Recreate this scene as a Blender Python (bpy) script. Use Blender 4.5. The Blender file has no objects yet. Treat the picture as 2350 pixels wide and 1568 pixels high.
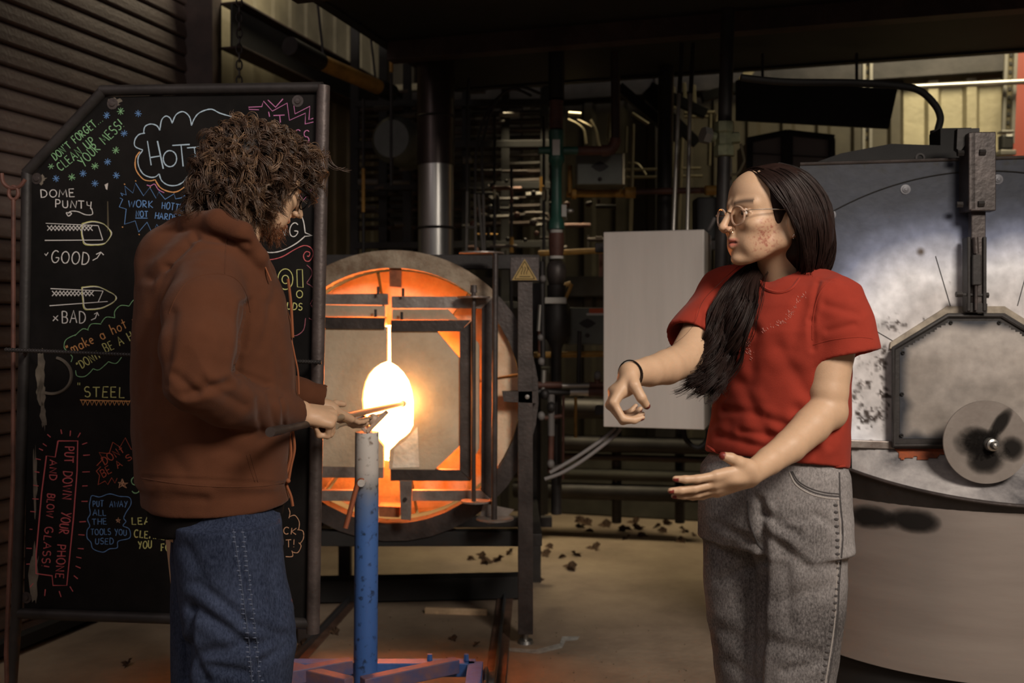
import bpy, bmesh, math, random
import numpy as np
from mathutils import Vector, Matrix
from mathutils.bvhtree import BVHTree
random.seed(7); rng = np.random.default_rng(7)
SC = bpy.context.scene; COL = SC.collection
# ---------------------------------------------------------------- camera, light, exposure
H, FPX, CX, HY = 1.30, 2285.0, 1175.0, 740.0
cam_d = bpy.data.cameras.new('camera'); cam = bpy.data.objects.new('camera', cam_d); COL.objects.link(cam)
cam.location = (0, 0, H); cam.rotation_euler = (math.pi/2, 0, 0)
cam_d.sensor_width = 36.0; cam_d.lens = FPX/2350*36.0
cam_d.shift_y = -(784.0-HY)/2350.0
cam_d.dof.use_dof = True; cam_d.dof.focus_distance = 2.45; cam_d.dof.aperture_fstop = 3.2
cam_d.clip_start = 0.05
SC.camera = cam
SC.view_settings.view_transform = 'Standard'; SC.view_settings.look = 'None'
SC.view_settings.exposure = 0.0; SC.view_settings.gamma = 1.0; SC.view_settings.use_curve_mapping = False
w = bpy.data.worlds.new('world'); SC.world = w; w.use_nodes = True
w.node_tree.nodes['Background'].inputs[0].default_value = (0.88, 0.80, 0.84, 1)
w.node_tree.nodes['Background'].inputs[1].default_value = 0.05
def area(name, loc, tgt, size, power, col, sy=None, spread=180):
    d = bpy.data.lights.new(name, 'AREA'); d.energy = power; d.size = size; d.color = col
    if sy: d.shape = 'RECTANGLE'; d.size_y = sy
    d.spread = math.radians(spread)
    o = bpy.data.objects.new(name, d); COL.objects.link(o); o.location = loc
    o.rotation_euler = (Vector(tgt)-Vector(loc)).to_track_quat('-Z', 'Y').to_euler(); return o
area('key_light', (1.7, -0.3, 3.3), (0.6, 2.6, 1.0), 1.0, 170, (1, .89, .77))
area('fill_light', (-0.9, -0.6, 3.3), (-0.6, 2.4, 1.1), 1.2, 13, (1, .88, .82))
area('shutter_light', (-2.2, 0.8, 3.4), (-1.6, 3.2, 1.0), 1.0, 12, (1, .86, .84))
area('back_light', (2.5, 4.9, 3.7), (2.5, 6.0, 1.9), 1.3, 34, (1, .86, .55), .5, spread=110)
area('left_back_light', (-1.0, 5.6, 3.9), (-1.75, 5.3, 2.9), .6, 5, (1, .86, .6), spread=80)
area('yard_light', (0.2, 5.7, 2.5), (0.1, 5.7, 0.0), .5, 9, (1, .83, .52), spread=75)
# ---------------------------------------------------------------- coordinates
TH = math.radians(16.5); CT, ST = math.cos(TH), math.sin(TH)
def W(u, v, z=0.0): return Vector((u*CT+v*ST, -u*ST+v*CT, z))          # room axes -> world
def P(px, py, Y): return Vector(((px-CX)*Y/FPX, Y, H-(py-HY)*Y/FPX))    # point on the photo at distance Y
def PX(px, Y): return (px-CX)*Y/FPX
def PZ(py, Y): return H-(py-HY)*Y/FPX
# ---------------------------------------------------------------- materials
MATS = {}
def mat(name, col, rough=.6, metal=0., var=0., vscale=8., bump=0., bscale=40., col2=None, stretch=None, emit=None, es=0., trans=0., ior=1.45, sss=0., sheen=0., spec=None, attr=None, detail=6., coat=0.):
    m = bpy.data.materials.new(name); m.use_nodes = True; nt = m.node_tree; b = nt.nodes['Principled BSDF']
    b.inputs['Roughness'].default_value = rough; b.inputs['Metallic'].default_value = metal
    c = (*col, 1)
    b.inputs['Base Color'].default_value = c
    tc = nt.nodes.new('ShaderNodeTexCoord'); src = tc.outputs['Object']
    if stretch:
        mp = nt.nodes.new('ShaderNodeMapping'); mp.inputs['Scale'].default_value = stretch
        nt.links.new(src, mp.inputs['Vector']); src = mp.outputs['Vector']
    cur = None
    if var > 0 or col2:
        n = nt.nodes.new('ShaderNodeTexNoise'); n.inputs['Scale'].default_value = vscale; n.inputs['Detail'].default_value = detail; n.inputs['Roughness'].default_value = .65
        nt.links.new(src, n.inputs['Vector'])
        r = nt.nodes.new('ShaderNodeValToRGB'); nt.links.new(n.outputs['Fac'], r.inputs['Fac'])
        if col2: a_, b_ = c, (*col2, 1)
        else: a_ = (*[x*(1-var) for x in col], 1); b_ = (*[min(1, x*(1+var)) for x in col], 1)
        r.color_ramp.elements[0].position = .35; r.color_ramp.elements[1].position = .68
        r.color_ramp.elements[0].color = a_; r.color_ramp.elements[1].color = b_
        cur = r.outputs['Color']
    if attr:
        a = nt.nodes.new('ShaderNodeAttribute'); a.attribute_name = attr
        if cur is None: cur = a.outputs['Color']
        else:
            mx = nt.nodes.new('ShaderNodeMix'); mx.data_type = 'RGBA'; mx.blend_type = 'MULTIPLY'; mx.inputs[0].default_value = 1
            nt.links.new(cur, mx.inputs[6]); nt.links.new(a.outputs['Color'], mx.inputs[7]); cur = mx.outputs[2]
    if cur is not None: nt.links.new(cur, b.inputs['Base Color'])
    if bump > 0:
        n2 = nt.nodes.new('ShaderNodeTexNoise'); n2.inputs['Scale'].default_value = bscale; n2.inputs['Detail'].default_value = 5
        nt.links.new(src, n2.inputs['Vector'])
        bp = nt.nodes.new('ShaderNodeBump'); bp.inputs['Strength'].default_value = bump; bp.inputs['Distance'].default_value = .01
        nt.links.new(n2.outputs['Fac'], bp.inputs['Height']); nt.links.new(bp.outputs['Normal'], b.inputs['Normal'])
    if emit: b.inputs['Emission Color'].default_value = (*emit, 1); b.inputs['Emission Strength'].default_value = es
    if trans: b.inputs['Transmission Weight'].default_value = trans; b.inputs['IOR'].default_value = ior
    if sss:
        b.inputs['Subsurface Weight'].default_value = sss; b.inputs['Subsurface Radius'].default_value = (1, .35, .2); b.inputs['Subsurface Scale'].default_value = .006
    if spec is not None: b.inputs['Specular IOR Level'].default_value = spec
    if sheen: b.inputs['Sheen Weight'].default_value = sheen; b.inputs['Sheen Roughness'].default_value = .4
    if coat: b.inputs['Coat Weight'].default_value = coat
    MATS[name] = m; return m
# ---------------------------------------------------------------- mesh helpers
def link(name, me, m=None, parent=None, smooth=False, loc=None):
    o = bpy.data.objects.new(name, me); COL.objects.link(o)
    if m is not None and len(me.materials) == 0: me.materials.append(m)
    if smooth and len(me.polygons): me.polygons.foreach_set('use_smooth', [True]*len(me.polygons))
    if parent is not None: o.parent = parent
    if loc is not None: o.location = loc
    return o
def tag(o, label=None, cat=None, group=None, kind=None):
    if label: o['label'] = label
    if cat: o['category'] = cat
    if group: o['group'] = group
    if kind: o['kind'] = kind
    return o
def thing(name, label, cat, group=None):
    o = bpy.data.objects.new(name, None); COL.objects.link(o); o.empty_display_size = .05
    return tag(o, label, cat, group)
class MB:
    """collects shapes into one bmesh (world coordinates)"""
    def __init__(s): s.bm = bmesh.new()
    def box(s, c, d, rz=0., bev=0., M=None):
        r = bmesh.ops.create_cube(s.bm, size=1.0); vs = r['verts']
        bmesh.ops.scale(s.bm, vec=Vector(d), verts=vs)
        if bev > 0:
            es = list({e for v in vs for e in v.link_edges})
            rr = bmesh.ops.bevel(s.bm, geom=es, offset=bev, segments=2, affect='EDGES', profile=.5, clamp_overlap=True); vs = list({v for f in rr['faces'] for v in f.verts} | {v for v in vs if v.is_valid})
        T = M if M is not None else Matrix.Translation(Vector(c)) @ Matrix.Rotation(rz, 4, 'Z')
        bmesh.ops.transform(s.bm, matrix=T, verts=vs); return s
    def bar(s, a, b, wd, th, up=(0, 0, 1), bev=.002):
        a = Vector(a); b = Vector(b); z = (b-a); L = z.length; z.normalize(); up = Vector(up)
        if abs(z.dot(up)) > .98: up = Vector((0, 1, 0))
        x = up.cross(z).normalized(); y = z.cross(x)
        M = Matrix.Translation((a+b)/2) @ Matrix((x, y, z)).transposed().to_4x4()
        return s.box(None, (wd, th, L), bev=bev, M=M)
    def tube(s, pts, r, n=10, cap=True, r2=None, closed=False):
        pts = [Vector(p) for p in pts]; N = len(pts)
        if N < 2: return s
        rad = [r]*N if not isinstance(r, (list, tuple)) else list(r)
        if r2 is not None: rad = [r+(r2-r)*i/(N-1) for i in range(N)]
        rings = []; t0 = (pts[1]-pts[0]).normalized()
        ref = Vector((0, 0, 1)) if abs(t0.z) < .9 else Vector((1, 0, 0))
        x = ref.cross(t0).normalized()
        for i, p in enumerate(pts):
            if closed: t = (pts[(i+1) % N]-pts[i-1])
            else: t = (pts[min(i+1, N-1)]-pts[max(i-1, 0)])
            if t.length < 1e-9: t = t0
            t.normalize(); x = (x-t*x.dot(t)); x.normalize(); y = t.cross(x)
            rings.append([s.bm.verts.new(p+(x*math.cos(k*2*math.pi/n)+y*math.sin(k*2*math.pi/n))*rad[i]) for k in range(n)])
        for i in range(N if closed else N-1):
            A, B = rings[i], rings[(i+1) % N]
            for k in range(n): s.bm.faces.new((A[k], A[(k+1) % n], B[(k+1) % n], B[k]))
        if cap and not closed:
            s.bm.faces.new(rings[0][::-1]); s.bm.faces.new(rings[-1])
        return s
    def lathe(s, prof, c, axis=(0, 0, 1), n=32, a0=0, a1=2*math.pi):
        """prof: (r, h) along axis"""
        ax = Vector(axis).normalized(); ref = Vector((0, 0, 1)) if abs(ax.z) < .9 else Vector((1, 0, 0))
        x = ref.cross(ax).normalized(); y = ax.cross(x); c = Vector(c); full = abs(a1-a0-2*math.pi) < 1e-6
        m = n if full else n+1; R = []
        for r, h in prof:
            R.append([s.bm.verts.new(c+ax*h+(x*math.cos(a0+(a1-a0)*k/n)+y*math.sin(a0+(a1-a0)*k/n))*max(r, 1e-5)) for k in range(m)])
        for i in range(len(R)-1):
            for k in range(m if full else m-1):
                k2 = (k+1) % m
                s.bm.faces.new((R[i][k], R[i][k2], R[i+1][k2], R[i+1][k]))
        return s
    def poly(s, pts, off):
        """extruded polygon; off = thickness vector"""
        off = Vector(off); A = [s.bm.verts.new(Vector(p)) for p in pts]; B = [s.bm.verts.new(Vector(p)+off) for p in pts]
        n = len(A); f1 = s.bm.faces.new(A); f2 = s.bm.faces.new(B[::-1]); f1.normal_update(); f2.normal_update()
        for i in range(n): s.bm.faces.new((A[i], B[i], B[(i+1) % n], A[(i+1) % n]))
        bmesh.ops.triangulate(s.bm, faces=[f1, f2]); return s
    def ball(s, c, r, sub=2, sc=(1, 1, 1), M=None):
        q = bmesh.ops.create_icosphere(s.bm, subdivisions=sub, radius=r)['verts']
        bmesh.ops.scale(s.bm, vec=Vector(sc), verts=q)
        if M is not None: bmesh.ops.transform(s.bm, matrix=M, verts=q)
        bmesh.ops.translate(s.bm, vec=Vector(c), verts=q); return s
    def build(s, name, m, parent=None, smooth=False, **kw):
        bmesh.ops.remove_doubles(s.bm, verts=s.bm.verts, dist=1e-6)
        bmesh.ops.recalc_face_normals(s.bm, faces=s.bm.faces)
        me = bpy.data.meshes.new(name); s.bm.to_mesh(me); s.bm.free()
        o = link(name, me, m, parent, smooth)
        if smooth: 
            try: me.set_sharp_from_angle(angle=math.radians(40))
            except Exception: pass
        if kw: tag(o, **kw)
        return o
def arc_pts(c, r, a0, a1, n, Y=None): 
    return [(c[0]+r*math.cos(a0+(a1-a0)*i/n), c[1]+r*math.sin(a0+(a1-a0)*i/n)) for i in range(n+1)]
def cat(pts, n=8, closed=False):
    """Catmull-Rom through points"""
    pts = [np.array(p, float) for p in pts]; N = len(pts); out = []
    rg = range(N) if closed else range(N-1)
    for i in rg:
        g = (lambda k: pts[k % N]) if closed else (lambda k: pts[min(max(k, 0), N-1)])
        p0, p1, p2, p3 = g(i-1), g(i), g(i+1), g(i+2)
        for j in range(n):
            t = j/n; out.append(.5*((2*p1)+(-p0+p2)*t+(2*p0-5*p1+4*p2-p3)*t*t+(-p0+3*p1-3*p2+p3)*t**3))
    if not closed: out.append(pts[-1])
    return out
# ---------------------------------------------------------------- implicit surfaces
class Field:
    def __init__(s, lo, hi, h):
        s.lo = np.array(lo, np.float32); s.h = h; s.n = np.ceil((np.array(hi)-np.array(lo))/h).astype(int)+1
        s.F = np.full(tuple(s.n), .08, np.float32)
        s.ax = [s.lo[i]+h*np.arange(s.n[i], dtype=np.float32) for i in range(3)]
    def sl(s, lo, hi, m):
        a = np.clip(np.floor((np.array(lo)-m-s.lo)/s.h).astype(int), 0, s.n-1); b = np.clip(np.ceil((np.array(hi)+m-s.lo)/s.h).astype(int)+1, 1, s.n)
        if (b <= a).any(): return None, None
        S = tuple(slice(a[i], b[i]) for i in range(3))
        g = (s.ax[0][S[0]][:, None, None], s.ax[1][S[1]][None, :, None], s.ax[2][S[2]][None, None, :])
        return S, g
    def add(s, d, lo, hi, k=.01, sub=False):
        S, g = s.sl(lo, hi, k+.03)
        if S is None: return s
        D = d(*g).astype(np.float32); A = s.F[S]
        if sub:
            D = -D; hh = np.clip(.5-.5*(D-A)/-k, 0, 1) if False else None
            hh = np.maximum(k-np.abs(A-D), 0)/k; s.F[S] = np.maximum(A, D)+hh*hh*k*.25
        else:
            hh = np.maximum(k-np.abs(A-D), 0)/k; s.F[S] = np.minimum(A, D)-hh*hh*k*.25
        return s
    def cone(s, a, b, r1, r2=None, k=.01, sub=False, ell=None):
        r2 = r1 if r2 is None else r2; a = np.array(a, float); b = np.array(b, float); ab = b-a; L2 = max(float(ab@ab), 1e-12)
        def d(x, y, z):
            px, py, pz = x-a[0], y-a[1], z-a[2]
            t = np.clip((px*ab[0]+py*ab[1]+pz*ab[2])/L2, 0, 1)
            return np.sqrt((px-t*ab[0])**2+(py-t*ab[1])**2+(pz-t*ab[2])**2)-(r1+(r2-r1)*t)
        m = max(r1, r2); return s.add(d, np.minimum(a, b)-m, np.maximum(a, b)+m, k, sub)
    def ell(s, c, r, k=.01, R=None, sub=False):
        c = np.array(c, float); r = np.array(r, float); R = np.eye(3) if R is None else np.array(R)
        def d(x, y, z):
            X, Y, Z = x-c[0], y-c[1], z-c[2]
            q = [(R[i][0]*X+R[i][1]*Y+R[i][2]*Z) for i in range(3)]
            k0 = np.sqrt(sum((q[i]/r[i])**2 for i in range(3))); k1 = np.sqrt(sum((q[i]/r[i]**2)**2 for i in range(3)))
            return k0*(k0-1)/np.maximum(k1, 1e-6)
        m = r.max(); return s.add(d, c-m, c+m, k, sub)
    def stack(s, rows, k=.01, sub=False, p=2.0, cap=True):
        """rows of (z, cx, cy, a, b, yaw): elliptical cross-sections along z"""
        rows = np.array(sorted(rows), float)
        def d(x, y, z):
            zz = z[0, 0, :]; I = [np.interp(zz, rows[:, 0], rows[:, j])[None, None, :] for j in range(6)]
            c, q = np.cos(I[5]), np.sin(I[5]); X, Y = x-I[1], y-I[2]
            u = (X*c+Y*q)/I[3]; v = (-X*q+Y*c)/I[4]
            e = ((np.abs(u)**p+np.abs(v)**p)**(1/p)-1)*np.minimum(I[3], I[4])
            if cap: e = np.maximum(e, np.maximum(rows[0, 0]-z, z-rows[-1, 0]))
            return e
        m = max(rows[:, 3].max(), rows[:, 4].max())
        return s.add(d, (rows[:, 1].min()-m, rows[:, 2].min()-m, rows[0, 0]), (rows[:, 1].max()+m, rows[:, 2].max()+m, rows[-1, 0]), k, sub)
    def plane(s, pt, n, k=.004, lo=None, hi=None):
        """cut away everything on the side n points to"""
        pt = np.array(pt, float); n = np.array(n, float); n /= np.linalg.norm(n)
        lo = s.lo if lo is None else lo; hi = s.lo+s.h*s.n if hi is None else hi
        return s.add(lambda x, y, z: -((x-pt[0])*n[0]+(y-pt[1])*n[1]+(z-pt[2])*n[2]), lo, hi, k, True)
    def mesh(s, smooth=1):
        F = s.F; F = np.pad(F, 1, constant_values=.05); lo = s.lo-s.h
        ins = F < 0; n = np.array(F.shape)
        cs = ins[:-1, :-1, :-1].astype(np.int8)
        tot = np.zeros(tuple(n-1), np.int8)
        offs = [(i, j, k) for i in (0, 1) for j in (0, 1) for k in (0, 1)]
        for i, j, k in offs: tot += ins[i:n[0]-1+i, j:n[1]-1+j, k:n[2]-1+k]
        act = np.argwhere((tot > 0) & (tot < 8))
        V = np.stack([F[act[:, 0]+i, act[:, 1]+j, act[:, 2]+k] for i, j, k in offs], 1)
        pos = np.zeros((len(act), 3)); cnt = np.zeros(len(act))
        for a in range(8):
            for b in range(a+1, 8):
                oa, ob = np.array(offs[a]), np.array(offs[b])
                if np.abs(oa-ob).sum() != 1: continue
                va, vb = V[:, a], V[:, b]; m = (va < 0) != (vb < 0)
                t = np.where(m, va/np.where(m, va-vb, 1), 0)
                pos += np.where(m[:, None], oa+(ob-oa)*t[:, None], 0); cnt += m
        pts = (act+pos/cnt[:, None])*s.h+lo
        idx = np.full(tuple(n-1), -1, np.int32); idx[act[:, 0], act[:, 1], act[:, 2]] = np.arange(len(act))
        Q = []
        for ax in range(3):
            sA = [slice(None)]*3; sB = [slice(None)]*3; sA[ax] = slice(0, -1); sB[ax] = slice(1, None)
            A, B = ins[tuple(sA)], ins[tuple(sB)]; e = np.argwhere(A != B)
            o1, o2 = (ax+1) % 3, (ax+2) % 3
            e = e[(e[:, o1] > 0) & (e[:, o2] > 0)]
            s_in = A[e[:, 0], e[:, 1], e[:, 2]]
            def C(d1, d2):
                q = e.copy(); q[:, o1] -= d1; q[:, o2] -= d2; return idx[q[:, 0], q[:, 1], q[:, 2]]
            q = np.stack([C(1, 1), C(0, 1), C(0, 0), C(1, 0)], 1); q[~s_in] = q[~s_in][:, ::-1]
            Q.append(q)
        Q = np.concatenate(Q); Q = Q[(Q >= 0).all(1)]
        for _ in range(smooth): pts = lap(pts, Q, .5)
        return pts, Q
def lap(pts, Q, f):
    acc = np.zeros_like(pts); c = np.zeros(len(pts))
    for i in range(4):
        a, b = Q[:, i], Q[:, (i+1) % 4]
        for d in range(3): acc[:, d] += np.bincount(a, pts[b, d], len(pts))+np.bincount(b, pts[a, d], len(pts))
        c += np.bincount(a, minlength=len(pts))+np.bincount(b, minlength=len(pts))
    return pts+(acc/np.maximum(c, 1)[:, None]-pts)*f
def normals(pts, Q):
    n = np.cross(pts[Q[:, 2]]-pts[Q[:, 0]], pts[Q[:, 3]]-pts[Q[:, 1]]); N = np.zeros_like(pts)
    for i in range(4):
        for d in range(3): N[:, d] += np.bincount(Q[:, i], n[:, d], len(pts))
    return N/np.maximum(np.linalg.norm(N, axis=1, keepdims=True), 1e-9)
def npmesh(name, parts):
    """parts: list of (pts, quads[, colours])"""
    me = bpy.data.meshes.new(name); off = 0; VS = []; QS = []; CS = []
    for p in parts:
        VS.append(p[0]); QS.append(p[1]+off); off += len(p[0]); CS.append(p[2] if len(p) > 2 and p[2] is not None else np.ones((len(p[0]), 3)))
    v = np.concatenate(VS).astype(np.float32); q = np.concatenate(QS).astype(np.int32); c = np.concatenate(CS)
    me.vertices.add(len(v)); me.vertices.foreach_set('co', v.ravel())
    k = q.shape[1]; me.loops.add(q.size); me.loops.foreach_set('vertex_index', q.ravel())
    me.polygons.add(len(q)); me.polygons.foreach_set('loop_start', np.arange(0, q.size, k, dtype=np.int32))
    me.update(calc_edges=True); me.validate()
    a = me.color_attributes.new('tint', 'FLOAT_COLOR', 'POINT')
    if len(a.data) == len(c): a.data.foreach_set('color', np.concatenate([c, np.ones((len(c), 1))], 1).astype(np.float32).ravel())
    return me
_T = rng.random((64, 64, 64)).astype(np.float32)
def vn(p, sc=1., seed=0):
    q = np.asarray(p)*np.asarray(sc)+seed*17.31; i = np.floor(q).astype(int); f = q-i; f = f*f*(3-2*f); r = 0
    for a in (0, 1):
        for b in (0, 1):
            for c in (0, 1):
                wt = (f[:, 0] if a else 1-f[:, 0])*(f[:, 1] if b else 1-f[:, 1])*(f[:, 2] if c else 1-f[:, 2])
                r = r+wt*_T[(i[:, 0]+a) & 63, (i[:, 1]+b) & 63, (i[:, 2]+c) & 63]
    return r*2-1
def segd(p, a, b):
    a = np.array(a); b = np.array(b); ab = b-a; t = np.clip(((p-a)@ab)/(ab@ab), 0, 1); return np.linalg.norm(p-(a+t[:, None]*ab), axis=1)
def bvh_of(pts, Q): return BVHTree.FromPolygons([tuple(p) for p in pts.tolist()], Q.tolist())
CAMP = Vector((0, 0, H))
def hit(bvh, px, py, off=.001):
    d = (P(px, py, 1.)-CAMP).normalized(); h = bvh.ray_cast(CAMP, d)
    return None if h[0] is None else h[0]+h[1]*off
def drape(bvh, pts, off=.001, n=6, sm=True):
    out = []
    for p in (cat(pts, n) if sm else pts):
        h = hit(bvh, p[0], p[1], off)
        if h is not None: out.append(h)
    return out
# ================================================================ materials
M_shut = mat('shutter_paint', (.135, .098, .088), .55, .15, .25, 3, .25, 60)
M_shutd = mat('shutter_gap', (.02, .015, .013), .8)
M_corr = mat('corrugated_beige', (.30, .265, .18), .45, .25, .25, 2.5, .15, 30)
M_corrc = mat('corrugated_shaded', (.055, .046, .032), .5, .25, .35, 2.5)  # beige sheet darkened to stand for the unlit middle of the wall
M_corrd = mat('corrugated_liner', (.10, .08, .05), .5, .2, .25, 2.5)
M_dark = mat('dark_steel', (.030, .026, .025), .55, .35, .4, 6, .1, 60)
M_black = mat('black_steel', (.012, .011, .011), .7, .1, .3, 5)
M_brown = mat('brown_primer', (.045, .027, .022), .6, .2, .4, 6, .1, 60)
M_floor = mat('concrete', (.185, .135, .096), .8, 0, 0, 2.2, .35, 30, col2=(.31, .235, .168), detail=12)
M_curb = mat('dark_curb', (.050, .046, .036), .8, 0, .4, 3)
M_steelb = mat('frame_steel', (.062, .050, .047), .45, .4, .35, 9, .15, 70)
M_barlt = mat('worn_bar_steel', (.17, .13, .115), .42, .5, 0, 7, .15, 70, col2=(.38, .34, .31))
M_board = mat('chalkboard', (.0050, .0046, .0045), .75, 0, 0, 4, .05, 20, col2=(.012, .0105, .010), spec=.12)
M_ring = mat('rusty_ring', (.18, .12, .075), .6, .3, 0, 9, .3, 50, col2=(.42, .35, .26))
M_cream = mat('fibre_board', (.38, .295, .205), .85, 0, 0, 5, .2, 60, col2=(.53, .44, .33), detail=9)
M_refr = mat('refractory', (.55, .36, .22), .9, 0, 0, 9, .3, 50, col2=(.72, .58, .42))
M_hot = mat('hot_chamber', (1, .5, .2), .9, emit=(1, .50, .16), es=15)
M_galv = mat('galvanised', (.42, .41, .39), .30, .9, .15, 3, stretch=(1, 1, .15))
M_rustp = mat('red_oxide_pipe', (.10, .040, .028), .6, .1, .4, 12)
M_yel = mat('yellow_pipe', (.36, .19, .035), .6, 0, .4, 8)
M_green = mat('green_paint', (.020, .085, .062), .4, 0, .3, 10)
M_bronze = mat('green_bronze', (.19, .20, .12), .5, .3, .3, 20)
M_blue = mat('blue_paint', (.045, .115, .34), .45, 0, .25, 14, .08, 60)
M_white = mat('sooty_white', (.36, .33, .31), .7, 0, 0, 10, .1, 60, col2=(.62, .58, .54))
M_ebox = mat('brushed_box', (.47, .43, .40), .42, .2, .06, 2, .02, 90, stretch=(6, 6, .6))
M_grey = mat('grey_enclosure', (.13, .135, .115), .5, .2, .2, 5)
M_conduit = mat('conduit', (.21, .18, .12), .35, .7, .2, 5)
M_lcond = mat('pale_conduit', (.36, .34, .31), .35, .7, .1, 5)
M_flex = mat('flex_grey', (.17, .155, .15), .6)
M_copper = mat('copper_rod', (.50, .17, .09), .4, .6)
M_tip = mat('hot_glass', (1, .6, .25), .3, emit=(1, .50, .15), es=30)
M_pipe = mat('blowpipe_steel', (.70, .58, .42), .38, .8)
M_handle = mat('pipe_handle', (.06, .045, .04), .5, .6, .3, 20)
M_red = mat('red_column', (.26, .045, .03), .6)
M_leaf = mat('dry_leaf', (.035, .018, .010), .9, col2=(.07, .034, .016), var=.1, vscale=30)
M_wood = mat('wood_stick', (.62, .43, .26), .8, 0, .3, 10)
M_labw = mat('paper_label', (.55, .53, .50), .8)
M_labr = mat('orange_label', (.5, .09, .03), .7)
M_sign = mat('hazard_yellow', (.34, .23, .07), .6)
M_glassb = mat('smoked_panel', (.12, .105, .10), .35, .1)
M_chalkd = mat('grime', (.09, .075, .06), .9, 0, 0, 12, col2=(.2, .17, .13))
# ================================================================ setting
o = MB().box((1.0, 3.5, -.05), (12, 12, .1)).build('floor', M_floor); tag(o, kind='structure')
o = MB().box((1.0, 3.5, 4.65), (12, 12, .1)).build('ceiling', M_black); tag(o, kind='structure')
UL, VB = -3.0, 6.9
def corr(a, b, z0, z1, nrib, nrm, name, m, parent, depth=.03):
    """ribbed sheet from a to b"""
    a = Vector((a[0], a[1], 0)); b = Vector((b[0], b[1], 0)); n = Vector(nrm); L = (b-a); q = MB(); prof = []
    for i in range(nrib):
        for f, d in ((0, 0), (.55, 0), (.65, depth), (.9, depth)): prof.append(((i+f)/nrib, d))
    prof.append((1, 0)); r0 = [q.bm.verts.new(a+L*t+n*d+Vector((0, 0, z0))) for t, d in prof]; r1 = [q.bm.verts.new(a+L*t+n*d+Vector((0, 0, z1))) for t, d in prof]
    for i in range(len(prof)-1): q.bm.faces.new((r0[i], r0[i+1], r1[i+1], r1[i]))
    return q.build(name, m, parent)
# left wall: roll-up shutter then ribbed sheet
wl = MB().box(W(UL-.12, 3.2, 2.3), (.06, 8.2, 4.6), rz=-TH).build('wall_left', M_shutd); tag(wl, kind='structure')
sl_me = None
for i in range(50):
    z = .02+i*.0845
    if sl_me is None:
        q = MB(); prof = [(-.010, .0), (.006, .001), (.015, .004), (.018, .010), (.015, .040), (.010, .070), (.004, .079), (-.010, .084)]
        A = [q.bm.verts.new((W(UL+d, -1.0, h))) for d, h in prof]; B = [q.bm.verts.new((W(UL+d, 4.36, h))) for d, h in prof]
        for k in range(len(prof)-1): q.bm.faces.new((A[k], A[k+1], B[k+1], B[k]))
        s0 = q.build('slat', M_shut, wl); sl_me = s0.data; s0.location.z = z
    else:
        s0 = bpy.data.objects.new('slat', sl_me); COL.objects.link(s0); s0.parent = wl; s0.location.z = z
t = MB().bar(W(UL+.05, 4.42, 0), W(UL+.05, 4.42, 4.6), .14, .16).build('trim_1', M_brown); tag(t, kind='structure')
o = MB().bar(W(UL+.035, 1.0, .05), W(UL+.035, 4.33, .05), .05, .05).build('baseboard_left', M_black); tag(o, kind='structure')
for i, (v0, v1) in enumerate(((4.5, 5.7), (5.7, 6.9))):
    corr(W(UL-.02, v0), W(UL-.02, v1), 0, 4.6, 6, W(1, 0) , 'sheet', M_corr, wl, .012)
# girts and slanted brace pieces on the left wall
# back wall
wb = MB().box(W(1.0, VB+.08, 2.3), (9, .06, 4.6), rz=-TH).build('wall_back', M_corrd); tag(wb, kind='structure')
u = -3.0
while u < 3.9:
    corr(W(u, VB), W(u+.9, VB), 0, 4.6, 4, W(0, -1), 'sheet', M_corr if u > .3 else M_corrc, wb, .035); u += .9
def girt(v, z, u0, u1, h=.16, m=M_brown, nm='girt', par=wb):
    return MB().bar(W(u0, v, z), W(u1, v, z), .07, h, bev=.003).build(nm, m, par)
girt(6.8, 3.02, -2.9, 4.0, .05, M_corr); girt(6.8, 2.92, -2.9, 4.0, .13, M_dark)
girt(6.8, 1.55, -2.9, 4.0, .14, M_dark)
for uu in (-2.6, -.9): MB().bar(W(uu, 6.78, 0), W(uu, 6.78, 4.6), .16, .16, up=W(0, 1)).build('column', M_dark, wb)
MB().bar(W(1.33, 6.74, 0), W(1.33, 6.74, 4.6), .26, .14, up=W(0, 1)).build('column', M_red, wb)
# far ledge below the wall
o = MB().box(W(.4, 6.72, .22), (6.6, .3, .44), rz=-TH, bev=.01).build('trim_2', M_curb); tag(o, kind='structure')
# hood over the hot area
hd = thing('extraction_hood', 'large black steel extraction hood over the furnaces along the top edge', 'hood')
MB().box(W(1.35, 3.55, 2.64), (6.5, 3.5, .06), rz=-TH).build('underside', M_black, hd)
MB().bar(W(-1.9, 5.28, 2.80), W(4.6, 5.28, 2.80), .05, .40).build('back_skirt', M_black, hd)
MB().bar(W(-1.9, 1.9, 2.80), W(-1.9, 5.28, 2.80), .05, .40).build('side_skirt', M_black, hd)
for vv in (2.6, 3.4, 4.33): MB().bar(W(-1.88, vv, 2.57), W(4.6, vv, 2.57), .08, .09).build('rib', M_black if vv < 4 else M_brown, hd)
# sloping steel beam in front of the left wall sheet
bm_ = thing('steel_beam', 'dark steel beam running along the left wall above the chalkboard', 'beam')
MB().bar(W(UL+.16, 4.5, 2.83), W(UL+.16, 6.75, 2.83), .22, .012, up=(1, 0, 0)).build('web', M_black, bm_)
for z in (2.715, 2.945): MB().bar(W(UL+.16, 4.5, z), W(UL+.16, 6.75, z), .13, .012, up=(0, 0, 1)).build('flange', M_brown, bm_)
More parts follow.
